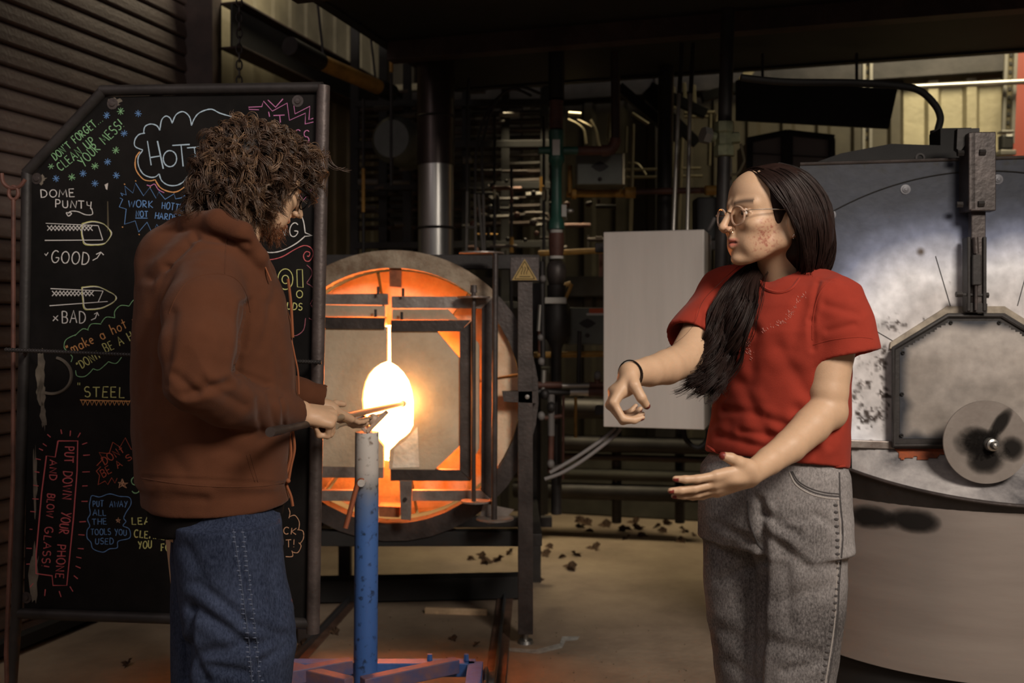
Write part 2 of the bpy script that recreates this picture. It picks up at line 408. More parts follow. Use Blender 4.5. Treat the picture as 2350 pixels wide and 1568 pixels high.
# insulated yellow pipe
yp = thing('insulated_pipe', 'dark wrapped pipe with an orange yellow section hanging off the left wall beam', 'pipe')
a = P(665, 105, 4.75); b = P(735, 142, 5.0); c = P(868, 200, 5.4)
MB().tube([a, b], .045, 16).build('dark_sleeve', M_dark, yp, True); MB().tube([b, c], .040, 16).build('yellow_sleeve', M_yel, yp, True)
MB().tube([c, c+(c-b).normalized()*.12], .047, 16).build('end_cap', M_black, yp, True)
for s in (.05, .95): MB().bar(b.lerp(c, s)+Vector((0, 0, .03)), b.lerp(c, s)+Vector((-.1, .05, .9)), .012, .012).build('hanger', M_dark, yp)
# hanging chain
ch = thing('hanging_chain', 'thin dark chain hanging from above behind the chalkboard top rail', 'chain')
ring = None; k = 0; z = 3.3; cx_, cy_ = PX(549, 3.9), 3.9
while z > 1.4:
    pts = [Vector((.011*math.cos(t_*math.pi/5), 0, .020*math.sin(t_*math.pi/5))) for t_ in range(10)]
    if ring is None:
        ring = MB().tube(pts, .0035, 5, closed=True).build('link', M_dark, ch, True); ob = ring
    else: ob = bpy.data.objects.new('link', ring.data); COL.objects.link(ob); ob.parent = ch
    ob.location = (cx_, cy_, z); ob.rotation_euler = (0, 0, (k % 2)*math.pi/2+.3); z -= .031; k += 1
# ================================================================ chalkboard on its pipe frame
A0 = Vector((PX(50, 3.1), 3.1, 0)); B0 = Vector((PX(730, 2.95), 2.95, 0))
bd = (B0-A0).normalized(); bn = Vector((bd.y, -bd.x, 0))            # bn points to the camera
def BP(px, py, off=0.):
    d = P(px, py, 1.)-CAMP; t = (A0+bn*off-CAMP).dot(bn)/d.dot(bn); return CAMP+d*t
cb = thing('chalkboard', 'tall black chalkboard on a dark pipe frame covered with coloured chalk writing', 'chalkboard')
MB().poly([BP(72, 405), BP(240, 222), BP(728, 214), BP(712, 1438), BP(55, 1404)], -bn*.008).build('board', M_board, cb)
fr = .0135
F = lambda px, py: BP(px, py, .004)
MB().tube([F(232, 208), F(741, 201)], .0165, 14).build('top_rail', M_dark, cb, True)
MB().tube([F(60, 398), F(236, 210)], .0165, 14).build('sloping_rail', M_dark, cb, True)
MB().tube([F(62, 396), F(56, 800), F(38, 1415), BP(22, 1640)+Vector((0, 0, 0))], .0165, 14).build('left_post', M_dark, cb, True)
MB().tube([F(742, 197), F(726, 1000), F(718, 1453)], .0195, 14).build('right_post', mat('post_steel', (.075, .058, .054), .5, .4, .4, 10, .15, 70), cb, True)
MB().tube([F(45, 1408), F(716, 1432)], .0165, 14).build('bottom_rail', M_dark, cb, True)
# legs to the floor
lp = BP(22, 1640); MB().tube([lp, Vector((lp.x-.01, lp.y+.02, .02))], .0165, 12).build('leg', M_dark, cb, True)
rp = BP(590, 1425); MB().tube([rp, Vector((rp.x, rp.y+.01, .0))], .0165, 12).build('leg', M_dark, cb, True)
for x_, y_ in ((258, 238), (84, 410), (60, 1372), (683, 232), (662, 1395)):
    MB().lathe([(0, .004), (.008, .0035), (.010, 0), (.018, .0), (.018, -.001)], BP(x_, y_, .002), bn, 14).build('bolt', M_steelb, cb, True)
def blob(c, r, ir=.4, n=22): return [(c[0]+r[0]*(1+random.uniform(-ir, ir))*math.cos(i*2*math.pi/n), c[1]+r[1]*(1+random.uniform(-ir, ir))*math.sin(i*2*math.pi/n)) for i in range(n)]
q = MB()
for c_, r_ in (((93, 850), (9, 60)), ((95, 900), (10, 30)), ((100, 955), (7, 30)), ((262, 236), (16, 10)), ((92, 412), (13, 10)), ((80, 1100), (5, 70)), ((78, 1320), (10, 60))):
    MB().poly([BP(x, y, .0012) for x, y in blob(c_, r_)], -bn*.0005).build('grime_patch', M_chalkd, cb)
# worn ring stain and curled mark near the left side of the board
q = MB(); q.tube([BP(118+46*math.cos(t_), 862+42*math.sin(t_), .001) for t_ in np.linspace(-1.3, 1.9, 22)], .005, 5); q.build('scuff_arc', M_chalkd, cb)
MB().poly([BP(x, y, .0012) for x, y in ((240, 424), (248, 420), (246, 436), (243, 434))], -bn*.0005).build('paper_scrap', M_white, cb)
MB().poly([BP(x, y, .0012) for x, y in ((246, 462), (248, 462), (250, 520), (246, 532))], -bn*.0005).build('paper_scrap', M_conduit, cb)
# hook, hanging rod, rebar
hk = thing('iron_hook_rod', 'rusty iron rod hanging by its eye from a hook left of the chalkboard', 'rod')
Yk = 2.95
MB().tube([P(x, y, Yk) for x, y in cat([(4, 398), (8, 420), (25, 432), (45, 428), (58, 412)], 5)], .006, 8).build('hook', M_rustp, hk, True)
MB().tube([P(31+11*math.cos(t_), 443+15*math.sin(t_), Yk) for t_ in np.linspace(0, 6.28, 16)[:-1]], .0055, 8, closed=True).build('eye', M_rustp, hk, True)
MB().tube([P(31, 458, Yk), P(30, 1100, Yk), P(14, 1500, Yk+.02), Vector((PX(8, Yk), Yk+.03, .01))], .0065, 8).build('rod', M_rustp, hk, True)
ra, rbb = P(12, 803, 2.86), P(738, 832, 2.88)
MB().tube([ra, rbb], .0055, 8).build('rebar_rail', M_dark, cb, True)
q = MB()
for i in range(110):
    p_ = ra.lerp(rbb, (i+.5)/110); x_ = (rbb-ra).normalized(); q.tube([p_-x_*.0014, p_+x_*.0014], .0070, 7)
o = q.build('rib_row', M_dark, cb); tag(o, kind='stuff')
MB().tube([P(722, 831, 2.88), BP(728, 831, .01)], .007, 8).build('end_tab', M_brown, cb, True)
MB().tube([P(58, 808, 2.87), BP(58, 812, .02)], .007, 8).build('end_tab', M_brown, cb, True)
# ---------------------------------------------------------------- chalk strokes
CH = {k: mat('chalk_'+k, c, .95) for k, c in dict(white=(.62, .60, .58), green=(.24, .48, .24), blue=(.13, .27, .55), pale=(.40, .52, .62), orange=(.66, .32, .12),
      pink=(.50, .17, .36), rose=(.55, .11, .12), yellow=(.55, .54, .20), dim=(.10, .13, .22), red=(.42, .08, .045), mauve=(.32, .10, .13), gold=(.55, .30, .18), dkgreen=(.10, .20, .10)).items()}
def ribbon(q, pts, wd):
    pts = [np.array(p, float) for p in pts]; n = len(pts); L = []; R = []
    for i, p in enumerate(pts):
        t_ = pts[min(i+1, n-1)]-pts[max(i-1, 0)]; l = np.hypot(*t_) or 1; nn = np.array([-t_[1], t_[0]])/l*wd*.43*(1+random.uniform(-.25, .25))
        L.append(q.bm.verts.new(BP(*(p+nn), .0015))); R.append(q.bm.verts.new(BP(*(p-nn), .0015)))
    for i in range(n-1): q.bm.faces.new((L[i], L[i+1], R[i+1], R[i]))
def draw(name, paths, col, wd=2.6, sm=True, label=None):
    q = MB()
    for p in paths:
        if sm and len(p) > 2: p = cat(p, 5)
        ribbon(q, p, wd)
    o = q.build(name, CH[col], cb)
    if label: o['label'] = label
    return o
def C_(cx, cy, rx, ry, a0=0, a1=360, n=10): return [(cx+rx*math.cos(math.radians(a0+(a1-a0)*i/n)), cy+ry*math.sin(math.radians(a0+(a1-a0)*i/n))) for i in range(n+1)]
G = {  # strokes on a box: x 0..w, y 0 (base)..1 (top)
 'A': (.75, [[(0, 0), (.36, 1), (.72, 0)], [(.14, .36), (.6, .36)]]), 'B': (.62, [[(.05, 0), (.05, 1)], [(.05, 1)]+C_(.3, .76, .25, .24, 90, -90, 6)+[(.05, .52)], [(.05, .52)]+C_(.32, .26, .28, .26, 90, -90, 6)+[(.05, 0)]]),
 'C': (.68, [C_(.38, .5, .36, .5, 50, 310)]), 'D': (.68, [[(.05, 0), (.05, 1)], [(0, 1)]+C_(.2, .5, .46, .5, 90, -90, 8)+[(0, 0)]]),
 'E': (.6, [[(.55, 1), (.05, 1), (.05, 0), (.57, 0)], [(.05, .52), (.46, .52)]]), 'F': (.55, [[(.55, 1), (.05, 1), (.05, 0)], [(.05, .52), (.44, .52)]]),
 'G': (.75, [C_(.38, .5, .36, .5, 50, 330)+[(.7, .42), (.4, .42)]]), 'H': (.7, [[(.05, 0), (.05, 1)], [(.65, 0), (.65, 1)], [(.05, .5), (.65, .5)]]),
 'I': (.2, [[(.1, 0), (.1, 1)]]), 'K': (.65, [[(.05, 0), (.05, 1)], [(.6, 1), (.08, .45), (.65, 0)]]), 'L': (.55, [[(.05, 1), (.05, 0), (.55, 0)]]),
 'M': (.85, [[(.0, 0), (.12, 1), (.42, .3), (.72, 1), (.85, 0)]]), 'N': (.72, [[(.05, 0), (.05, 1), (.65, 0), (.65, 1)]]), 'O': (.76, [C_(.38, .5, .36, .5, 90, 450, 12)]),
 'P': (.6, [[(.05, 0), (.05, 1)], [(.0, 1)]+C_(.28, .73, .27, .27, 90, -90, 6)+[(.05, .46)]]), 'R': (.66, [[(.05, 0), (.05, 1)], [(.0, 1)]+C_(.28, .75, .27, .25, 90, -90, 6)+[(.05, .5), (.62, 0)]]),
 'S': (.6, [C_(.3, .75, .26, .25, 40, 250, 7)+C_(.3, .26, .27, .26, 80, -150, 7)]), 'T': (.7, [[(0, 1), (.7, 1)], [(.35, 1), (.35, 0)]]), 'U': (.66, [[(.05, 1), (.05, .35)]+C_(.33, .3, .28, .3, 180, 360, 6)+[(.61, 1)]]),
 'W': (.95, [[(0, 1), (.22, 0), (.47, .8), (.72, 0), (.95, 1)]]), 'Y': (.64, [[(0, 1), (.32, .5)], [(.64, 1), (.2, -.1)]]), 'V': (.6, [[(0, 1), (.3, 0), (.6, 1)]]),
 'a': (.55, [C_(.26, .3, .24, .3, 20, 340), [(.5, .6), (.5, 0)]]), 'm': (.8, [[(.05, 0), (.05, .6)], C_(.2, .35, .17, .25, 170, 0, 5)+[(.38, 0)], C_(.55, .35, .17, .25, 170, 0, 5)+[(.73, 0)]]),
 'k': (.5, [[(.05, 0), (.05, 1.05)], [(.45, .6), (.08, .3), (.5, 0)]]), 'e': (.52, [[(.04, .3), (.46, .34)]+C_(.26, .3, .22, .28, 10, 300)]), 'h': (.55, [[(.05, 0), (.05, 1.05)], C_(.27, .33, .22, .25, 170, 0, 5)+[(.5, 0)]]),
 'o': (.58, [C_(.28, .3, .25, .3, 90, 450, 10)]), 't': (.45, [[(.22, 1), (.22, 0)], [(0, .65), (.45, .65)]]), 'i': (.2, [[(.1, 0), (.1, .6)], [(.1, .85), (.1, .92)]]), 'n': (.5, [[(.05, 0), (.05, .6)], C_(.25, .33, .2, .26, 170, 0, 5)+[(.45, 0)]]),
 'y': (.6, [[(.05, .95), (.1, .45), (.4, .4)], [(.55, .95), (.5, 0)]]), "'": (.16, [[(.08, 1), (.06, .8)]]), '"': (.3, [[(.05, 1), (.03, .75)], [(.22, 1), (.2, .75)]]), '!': (.25, [[(.15, 1), (.1, .3)], [(.09, .05), (.09, 0)]]),
 '.': (.25, [[(.1, .04), (.16, 0)]]), ' ': (.5, [])}
CURV = set('BCDGOPRSUaehmnokt')
def text(s, p0, p1, hgt, col, wd=2.6, jit=.03, name='chalk_lettering', label=None):
    p0 = np.array(p0, float); p1 = np.array(p1, float); L = np.hypot(*(p1-p0)); d = (p1-p0)/L; up = np.array([d[1], -d[0]])
    tot = sum(G[c][0]+.22 for c in s)-.22; k = L/tot; x = 0; q = MB()
    for c in s:
        w_, st = G[c]; jy = random.uniform(-jit, jit); js = 1+random.uniform(-.06, .06); sl_ = random.uniform(-.06, .08)
        for path in st:
            pts = [p0+d*(x+(a+sl_*b))*k+up*(b*js+jy)*hgt for a, b in path]
            if c in CURV and len(pts) > 5: pts = cat(pts, 2)
            ribbon(q, pts, wd)
        x += w_+.22
    o = q.build(name, CH[col], cb)
    if label: o['label'] = label
    return o
s1 = lambda x, y: (x/2.2395, 150+y/2.2395)
s2 = lambda x, y: (x/1.9895, 780+y/1.9895)
s3 = lambda x, y: (280+x/3.136, 220+y/3.136)
def star(c, r, col, n=4):
    ps = []
    for i in range(n):
        a_ = i*math.pi/n+random.uniform(-.15, .15); ps.append([(c[0]-r*math.cos(a_), c[1]-r*math.sin(a_)), (c[0]+r*math.cos(a_), c[1]+r*math.sin(a_))])
    draw('chalk_star', ps, col, 1.5, False)
text("DON'T FORGET...", s1(285, 490), s1(530, 285), 18, 'green', 2.3); star(s1(262, 520), 7, 'green', 3)
text("CLEAN UP", s1(312, 545), s1(492, 400), 20, 'green', 2.3); text("YOUR MESS!", s1(430, 520), s1(640, 310), 22, 'green', 2.3)
for c_ in ((548, 257), (710, 248), (638, 350), (553, 496), (427, 556), (598, 566), (288, 582), (488, 607)): star(s1(*c_), 8, 'blue')
for c_ in ((620, 236), (595, 437), (488, 518), (369, 575)): star(s1(*c_), 8.5, 'green')
text("DOME", s1(210, 680), s1(385, 676), 18, 'white', 2.4); text("PUNTy", s1(284, 730), s1(470, 738), 17, 'white', 2.4)
draw('chalk_drawing', [[s1(470, 735), s1(475, 765), s1(440, 768), s1(400, 752), s1(365, 750), s1(350, 762)], [s1(340, 758), s1(352, 775), s1(368, 760), s1(340, 757)]], 'white', 2.4)
for dy, nx in ((0, 1), (336, 0)):                                          # the two punty sketches
    X = lambda x, y, dy=dy: s1(x+(25 if dy else 0), y+dy)
    q = [[X(235, 812), X(505, 824)], [X(230, 900), X(528, 898 if nx else 878)], [X(505, 824), X(528, 898) if nx else X(480, 880)]]
    for i in range(12 if nx else 11): x_ = 243+i*19; q += [[X(x_, 824), X(x_+24, 850)], [X(x_+24, 822), X(x_, 850)]]
    draw('chalk_drawing', q, 'white', 2.1, False)
    bx = [(420, 815), (470, 802), (525, 812), (558, 840), (570, 870), (550, 905), (520, 922), (440, 922), (425, 895), (418, 850), (425, 812)] if nx else [(395, 805), (470, 800), (530, 825), (568, 850), (560, 880), (500, 912), (440, 920), (408, 915), (400, 870), (395, 805)]
    draw('chalk_drawing', [[X(*p) for p in bx]], 'yellow', 2.2); draw('chalk_drawing', [[X(a_+4, b_+(3 if b_ < 860 else -4)) for a_, b_ in bx]], 'white', 1.8)
text("GOOD", s1(262, 1012), s1(455, 1025), 27, 'white', 2.5); draw('chalk_drawing', [[s1(230, 968), s1(236, 978), s1(248, 962)], [s1(476, 1003), s1(500, 990), s1(518, 962)], [s1(494, 972), s1(518, 960), s1(533, 975)]], 'white', 2.3, False)
text("BAD", s1(318, 1325), s1(440, 1325), 27, 'white', 2.5); draw('chalk_drawing', [[s1(274, 1290), s1(298, 1312)], [s1(298, 1286), s1(272, 1314)], [s1(468, 1310), s1(490, 1300), s1(500, 1272)], [s1(484, 1280), s1(500, 1270), s1(508, 1288)]], 'white', 2.3, False)
# HOTT cloud
cl = [(790, 150), (705, 125), (640, 96), (560, 120), (520, 165), (500, 214)], [(500, 214), (485, 150), (440, 114), (390, 135), (362, 195)], [(362, 198), (345, 160), (315, 146), (285, 175), (272, 248)], [(272, 248), (250, 215), (205, 203), (165, 222), (156, 265)], [(165, 268), (120, 280), (92, 320), (95, 365), (150, 390)], [(150, 392), (118, 440), (118, 500), (150, 560), (200, 585), (240, 583), (266, 562)], [(268, 562), (285, 610), (330, 642), (390, 645), (440, 620), (472, 580)]
draw('chalk_drawing', [[s3(*p) for p in c_] for c_ in cl], 'pale', 2.8)
draw('chalk_drawing', [[s3(*p) for p in c_] for c_ in ([(128, 402), (98, 450), (100, 530), (150, 598), (200, 612), (238, 604)], [(238, 604), (275, 660), (340, 690), (400, 688), (465, 645)])], 'orange', 2.8)
draw('chalk_drawing', [[s3(*p) for p in ((178, 642), (205, 648), (235, 636), (262, 675), (304, 698))]], 'pink', 2.3)
draw('chalk_lettering', [[s3(183, 325), s3(210, 500)], [s3(255, 325), s3(297, 525)], [s3(200, 445), s3(280, 432)], [s3(362, 357), s3(487, 350)], [s3(425, 355), s3(440, 508)], [s3(468, 375), s3(566, 368)], [s3(520, 372), s3(530, 450)]], 'pale', 3.0, False)
draw('chalk_lettering', [[s3(345+48*math.cos(a_), 452+58*math.sin(a_)) for a_ in np.linspace(-1.3, 5.1, 13)]], 'pale', 3.0)
sp = [(5, 720), (0, 715), (-10, 700), (30, 715), (20, 650), (78, 700), (97, 628), (155, 720), (200, 660), (245, 738), (265, 690), (310, 745), (375, 705), (385, 742), (425, 735), (480, 700)]
draw('chalk_drawing', [[s3(*p) for p in sp], [s3(*p) for p in ((-15, 735), (5, 745), (-20, 800), (30, 815), (18, 925), (95, 900), (120, 980), (180, 910), (220, 995), (250, 925), (295, 1000), (320, 930), (355, 960), (385, 930))]], 'blue', 1.7, False)
text("WORK", s3(45, 800), s3(222, 806), 15.5, 'blue', 2); text("HOTTER", s3(285, 812), s3(462, 834), 15.5, 'blue', 2)
text("NOT", s3(100, 872), s3(186, 872), 13.5, 'blue', 2); draw('chalk_drawing', [[s3(96, 880), s3(184, 881)]], 'blue', 1.6, False); text("HARDER", s3(235, 884), s3(425, 902), 14.5, 'blue', 2)
draw('chalk_dots', [[s3(x, y), s3(x+7, y+5)] for x, y in ((95, 610), (15, 634), (120, 996), (218, 1018), (370, 694), (0, 942), (200, 655))], 'orange', 2.6, False)
# upper right burst
draw('chalk_drawing', [[s3(*p) for p in ((1005, 78), (910, 82), (915, 98), (985, 100))], [s3(*p) for p in ((1005, 80), (1018, 38), (1082, 110), (1188, 52), (1205, 176), (1320, 125), (1318, 203), (1378, 188))], [s3(*p) for p in ((1050, 30), (1105, 82), (1158, 22))], [s3(*p) for p in ((1230, 22), (1245, 130), (1352, 75), (1345, 172), (1376, 162))]], 'pink', 2.3, False)
draw('chalk_drawing', [[s3(*p) for p in ((1320, 640), (1342, 598), (1385, 620))], [s3(*p) for p in ((1283, 715), (1303, 752), (1372, 664), (1386, 672))]], 'pink', 2.0, False)
draw('chalk_lettering', [[s3(1055, 115), s3(1062, 150)], [s3(1090, 142), s3(1170, 138)], [s3(1135, 140), s3(1140, 192)], [s3(1318, 485), s3(1268, 525), s3(1345, 556)], [s3(1258, 535), s3(1275, 570)]], 'pink', 2.3, False)
text("SS", s3(1240, 338), s3(1345, 345), 30, 'pink', 2.2)
draw('chalk_drawing', [[s3(*p) for p in ((1215, 765), (1270, 820), (1305, 900), (1318, 985))], [s3(*p) for p in ((1318, 1010), (1250, 1065), (1150, 1115), (1060, 1128), (965, 1105))]], 'white', 2.6)
draw('chalk_drawing', [[s3(1318, 985), s3(1368, 1006), s3(1312, 1012)]], 'white', 2.4, False)
text("NING", s3(1000, 985), s3(1262, 1020), 32, 'white', 2.5)
draw('chalk_drawing', [[s3(*p) for p in ((1000, 1178), (1080, 1178), (1160, 1155), (1240, 1108), (1310, 1078), (1360, 1095), (1376, 1140), (1350, 1188), (1318, 1185), (1306, 1150), (1325, 1122), (1352, 1130), (1345, 1155), (1332, 1152))]], 'rose', 2.2)
draw('chalk_lettering', [[s3(*p) for p in C_(1176, 1320, 54, 74, 0, 360, 14)], [s3(*p) for p in C_(1176, 1322, 24, 30, 0, 360, 10)], [s3(*p) for p in C_(1278, 1428, 22, 26, 0, 360, 10)]], 'yellow', 2.2)
draw('chalk_lettering', [[s3(1258, 1252), s3(1298, 1250), s3(1303, 1380), s3(1262, 1376), s3(1258, 1252)], [s3(1010, 1380), s3(1065, 1245), s3(1082, 1245), s3(1103, 1385), s3(1075, 1392), s3(1060, 1300)]], 'yellow', 2.2, False)
text("BUDS", s3(1145, 1530), s3(1295, 1545), 16, 'yellow', 2.2)
draw('chalk_drawing', [[s3(*p) for p in ((1330, 1218), (1362, 1250), (1365, 1290), (1330, 1345))], [s3(*p) for p in ((1330, 1350), (1372, 1380), (1380, 1440), (1355, 1500))], [s3(*p) for p in ((1360, 1505), (1385, 1560), (1372, 1610), (1345, 1600))], [s1(*p) for p in ((1570, 1300), (1560, 1360), (1520, 1390), (1490, 1380))]], 'mauve', 1.8)
# lower left half
draw('chalk_drawing', [[s1(*p) for p in ((730, 1192), (725, 1212), (690, 1205), (665, 1235))], [s1(*p) for p in ((665, 1238), (620, 1235), (590, 1265), (590, 1300))], [s1(*p) for p in ((588, 1298), (545, 1295), (520, 1325))], [s1(*p) for p in ((520, 1330), (470, 1330), (450, 1360))], [s1(*p) for p in ((455, 1362), (425, 1355), (385, 1390))], [s1(*p) for p in ((388, 1385), (340, 1410), (330, 1450), (355, 1480), (372, 1500), (365, 1525))]], 'green', 1.7)
text('"make a hot me', s1(355, 1490), s1(748, 1305), 22, 'orange', 2.4); text('BE A HOT', s1(545, 1478), s1(745, 1378), 21, 'yellow', 2.3)
text('"DONit', s2(362, 138), s2(462, 80), 19, 'yellow', 2.3)
draw('chalk_drawing', [[s2(*p) for p in ((345, 140), (352, 165), (385, 168), (410, 150), (425, 132))], [s2(*p) for p in ((425, 132), (450, 138), (480, 115), (495, 100))], [s2(*p) for p in ((495, 100), (530, 108), (555, 80))], [s2(*p) for p in ((605, 60), (608, 40), (636, 38))]], 'green', 1.7)
text('STEEL S', s2(385, 262), s2(640, 264), 23, 'yellow', 2.7); text('"', s2(355, 240), s2(370, 240), 22, 'yellow', 2)
draw('chalk_drawing', [[s2(365, 275), s2(640, 282)]]+[[s2(370+i*20.5, 276), s2(379+i*20.5, 300), s2(389+i*20.5, 277)] for i in range(14)], 'orange', 2.0, False)
# vertical rose box
bx = [(265, 462), (355, 462), (352, 600), (335, 820), (305, 1122), (242, 1122), (238, 1078), (165, 1068), (165, 980), (190, 700), (212, 530), (252, 536), (265, 462)]
draw('chalk_drawing', [[s2(*p) for p in bx]], 'rose', 3.0, False)
text("PUT", s2(296, 488), s2(294, 562), 21, 'rose', 2.8); text("DOWN", s2(290, 600), s2(286, 728), 21, 'rose', 2.8); text("YOUR", s2(284, 785), s2(268, 884), 21, 'rose', 2.8); text("PHONE", s2(262, 935), s2(254, 1088), 19, 'rose', 2.8)
text("AND", s2(228, 548), s2(226, 640), 16, 'rose', 2.7); text("BLOW", s2(218, 702), s2(210, 808), 17, 'rose', 2.7); text("GLASS!", s2(206, 855), s2(190, 1038), 18, 'rose', 2.7)
for tk_ in ([[s2(*a_), s2(*b_)] for a_, b_ in (((278, 410), (282, 430)), ((322, 415), (320, 440)), ((367, 425), (355, 446)), ((375, 478), (398, 470)), ((380, 528), (410, 526)), ((376, 604), (410, 603)), ((376, 668), (400, 667)), ((372, 738), (400, 738)), ((362, 832), (392, 830)), ((358, 890), (386, 892)), ((355, 953), (382, 955)), ((348, 992), (372, 997)), ((345, 1033), (368, 1043)), ((337, 1077), (355, 1092)), ((319, 1127), (333, 1150)), ((270, 1148), (279, 1175)), ((207, 1140), (204, 1170)), ((152, 1112), (137, 1130)), ((120, 1025), (136, 1024)), ((120, 952), (145, 953)), ((135, 865), (148, 866)), ((138, 784), (162, 786)), ((148, 726), (176, 728)), ((152, 664), (176, 668)), ((158, 602), (180, 606)), ((163, 543), (186, 548)), ((178, 497), (196, 505)), ((196, 474), (213, 486)), ((216, 432), (231, 445)))]): draw('chalk_tick', [tk_], 'rose', 2.4, False)
draw('chalk_drawing', [[s2(*p) for p in ((620, 480), (600, 502), (572, 448), (548, 490), (515, 468), (498, 520), (452, 515), (470, 545), (442, 575), (460, 580), (440, 600), (455, 620), (448, 662), (480, 645), (492, 662), (510, 630), (525, 655), (535, 632))]], 'red', 2.0, False)
text("DONt", s2(478, 572), s2(568, 512), 18, 'red', 2.2); text("S", s2(582, 556), s2(604, 545), 14, 'red', 2.2); text("BE A", s2(470, 630), s2(560, 575), 17, 'red', 2.2)
draw('chalk_star', [[s2(*p) for p in ((558, 635), (566, 656), (584, 654), (568, 662), (578, 676), (558, 666), (543, 676), (548, 658), (540, 652), (553, 652), (558, 635))], [s2(552, 655), s2(566, 668)], [s2(562, 648), s2(556, 668)]], 'gold', 2.8, False)
text("S", s2(598, 702), s2(640, 702), 38, 'green', 2.6)
draw('chalk_drawing', [[s2(*p) for p in ((412, 735), (420, 712), (455, 718), (500, 704), (545, 715), (590, 720), (598, 750), (575, 790), (565, 815), (575, 830), (562, 850), (590, 865), (592, 905), (540, 920), (535, 950), (500, 955), (470, 970), (425, 955), (415, 925), (398, 905), (398, 870), (410, 850), (400, 820), (412, 795), (408, 760), (412, 735))]], 'blue', 1.9)
for s_, a_, b_ in (("PUT", (424, 762), (472, 762)), ("AWAY", (500, 764), (580, 764)), ("ALL", (424, 803), (484, 803)), ("THE", (420, 845), (488, 843)), ("TOOLS", (414, 892), (506, 890)), ("YOU", (524, 892), (578, 894)), ("USED", (434, 933), (518, 935))): text(s_, s2(*a_), s2(*b_), 13.5, 'blue', 1.9)
draw('chalk_star', [[s2(530, 822), s2(550, 822), s2(534, 834), s2(540, 812), s2(546, 836), s2(530, 822)]], 'gold', 2.6, False)
text("LEAV", s2(602, 844), s2(716, 842), 15.5, 'yellow', 2.9); text("CLEANE", s2(612, 902), s2(752, 912), 16.5, 'yellow', 2.9); text("YOU", s2(632, 952), s2(692, 952), 16.5, 'yellow', 2.9); text("FOU", s2(735, 964), s2(800, 966), 16.5, 'yellow', 2.9)
q_ = lambda x, y: (300+x/2.3476, 900+y/2.3476)
draw('chalk_drawing', [[q_(*p) for p in c_] for c_ in (((850, 625), (858, 650), (852, 680)), ((855, 672), (885, 665), (908, 700), (905, 740)), ((898, 742), (928, 750), (930, 790), (910, 820)), ((905, 812), (918, 830), (900, 865), (870, 862)), ((868, 855), (872, 885), (835, 887)))], 'gold', 1.8)
text("CK", q_(822, 765), q_(890, 768), 15, 'gold', 2.0); text("T!", q_(836, 838), q_(885, 835), 17, 'gold', 2.0)
# ================================================================ glory hole
gh = thing('glory_hole', 'round glass reheating furnace with split doors and a white hot opening', 'furnace')
YR = 4.15; gc = Vector((PX(908, YR), YR, PZ(905, YR))); k_ = YR/FPX; R1, R0 = 327*k_, 287*k_
MB().lathe([(R0, 0), (R0, -.03), (R1, -.03), (R1, .95), (R0*.1, .95)], gc, (0, 1, 0), 72).build('drum', M_dark, gh, True)
hb = math.radians
def ringseg(a0, a1, m, nm, y0=-.035, y1=0.01, r0=R0, r1=R1, n=30):
    q = MB(); P4 = []
    for i in range(n+1):
        a_ = hb(a0+(a1-a0)*i/n); c_, s_ = math.cos(a_), math.sin(a_)
        P4.append([q.bm.verts.new(gc+Vector((r*c_, y, r*s_))) for r, y in ((r0, y1), (r0, y0), (r1, y0), (r1, y1))])
    for i in range(n):
        for j in range(4): q.bm.faces.new((P4[i][j], P4[i][(j+1) % 4], P4[i+1][(j+1) % 4], P4[i+1][j]))
    q.bm.faces.new(P4[0]); q.bm.faces.new(P4[-1][::-1]); return q.build(nm, m, gh)
ringseg(44, 150, M_ring, 'upper_rim', -.10, .0)
ringseg(-230, 43, M_steelb, 'lower_rim', -.09, .0)
# refractory front: eight wedge blocks with cracks between
for i in range(8):
    o = ringseg(i*45+1+9, i*45+44.4+9, M_refr, 'refractory_block', .07 if i in (1, 2, 5, 6) else -.055, .20, .29, R0-.004, 8)
MB().lathe([(.29, .07), (.29, .85), (.0, .85)], gc, (0, 1, 0), 40).build('chamber', M_hot, gh)
# doors (four frames, two fibre panels)
YD = 3.98
def fr_poly(nm, pts, m, th=.02, Y=YD, par=gh, **kw): 
    return MB().poly([P(x, y, Y) for x, y in pts], (0, th, 0)).build(nm, m, par, **kw)
# outer frame
YO = 4.02
fr_poly('outer_door_bar', [(640, 676), (890, 674), (890, 700), (640, 697)], M_barlt, .03, YO)
fr_poly('outer_door_bar', [(899, 680), (1131, 682), (1105, 708), (899, 707)], M_barlt, .03, YO)
fr_poly('outer_door_bar', [(1131, 684), (1134, 1150), (1104, 1124), (1106, 708)], M_steelb, .03, YO)
fr_poly('outer_door_bar', [(1132, 1150), (946, 1150), (946, 1126), (1104, 1126)], M_barlt, .03, YO)
fr_poly('outer_door_bar', [(640, 1126), (866, 1126), (866, 1150), (640, 1150)], M_barlt, .03, YO)
# inner frame
fr_poly('inner_door_bar', [(690, 727), (884, 730), (882, 756), (690, 754)], M_steelb, .035)
fr_poly('inner_door_bar', [(897, 735), (1080, 735), (1056, 761), (897, 761)], M_steelb, .035)
fr_poly('inner_door_bar', [(1081, 737), (1081, 1102), (1055, 1078), (1055, 762)], M_steelb, .035)
fr_poly('inner_door_bar', [(1080, 1104), (896, 1104), (896, 1078), (1055, 1079)], M_steelb, .035)
fr_poly('inner_door_bar', [(690, 1070), (880, 1074), (879, 1098), (690, 1096)], M_barlt, .035)
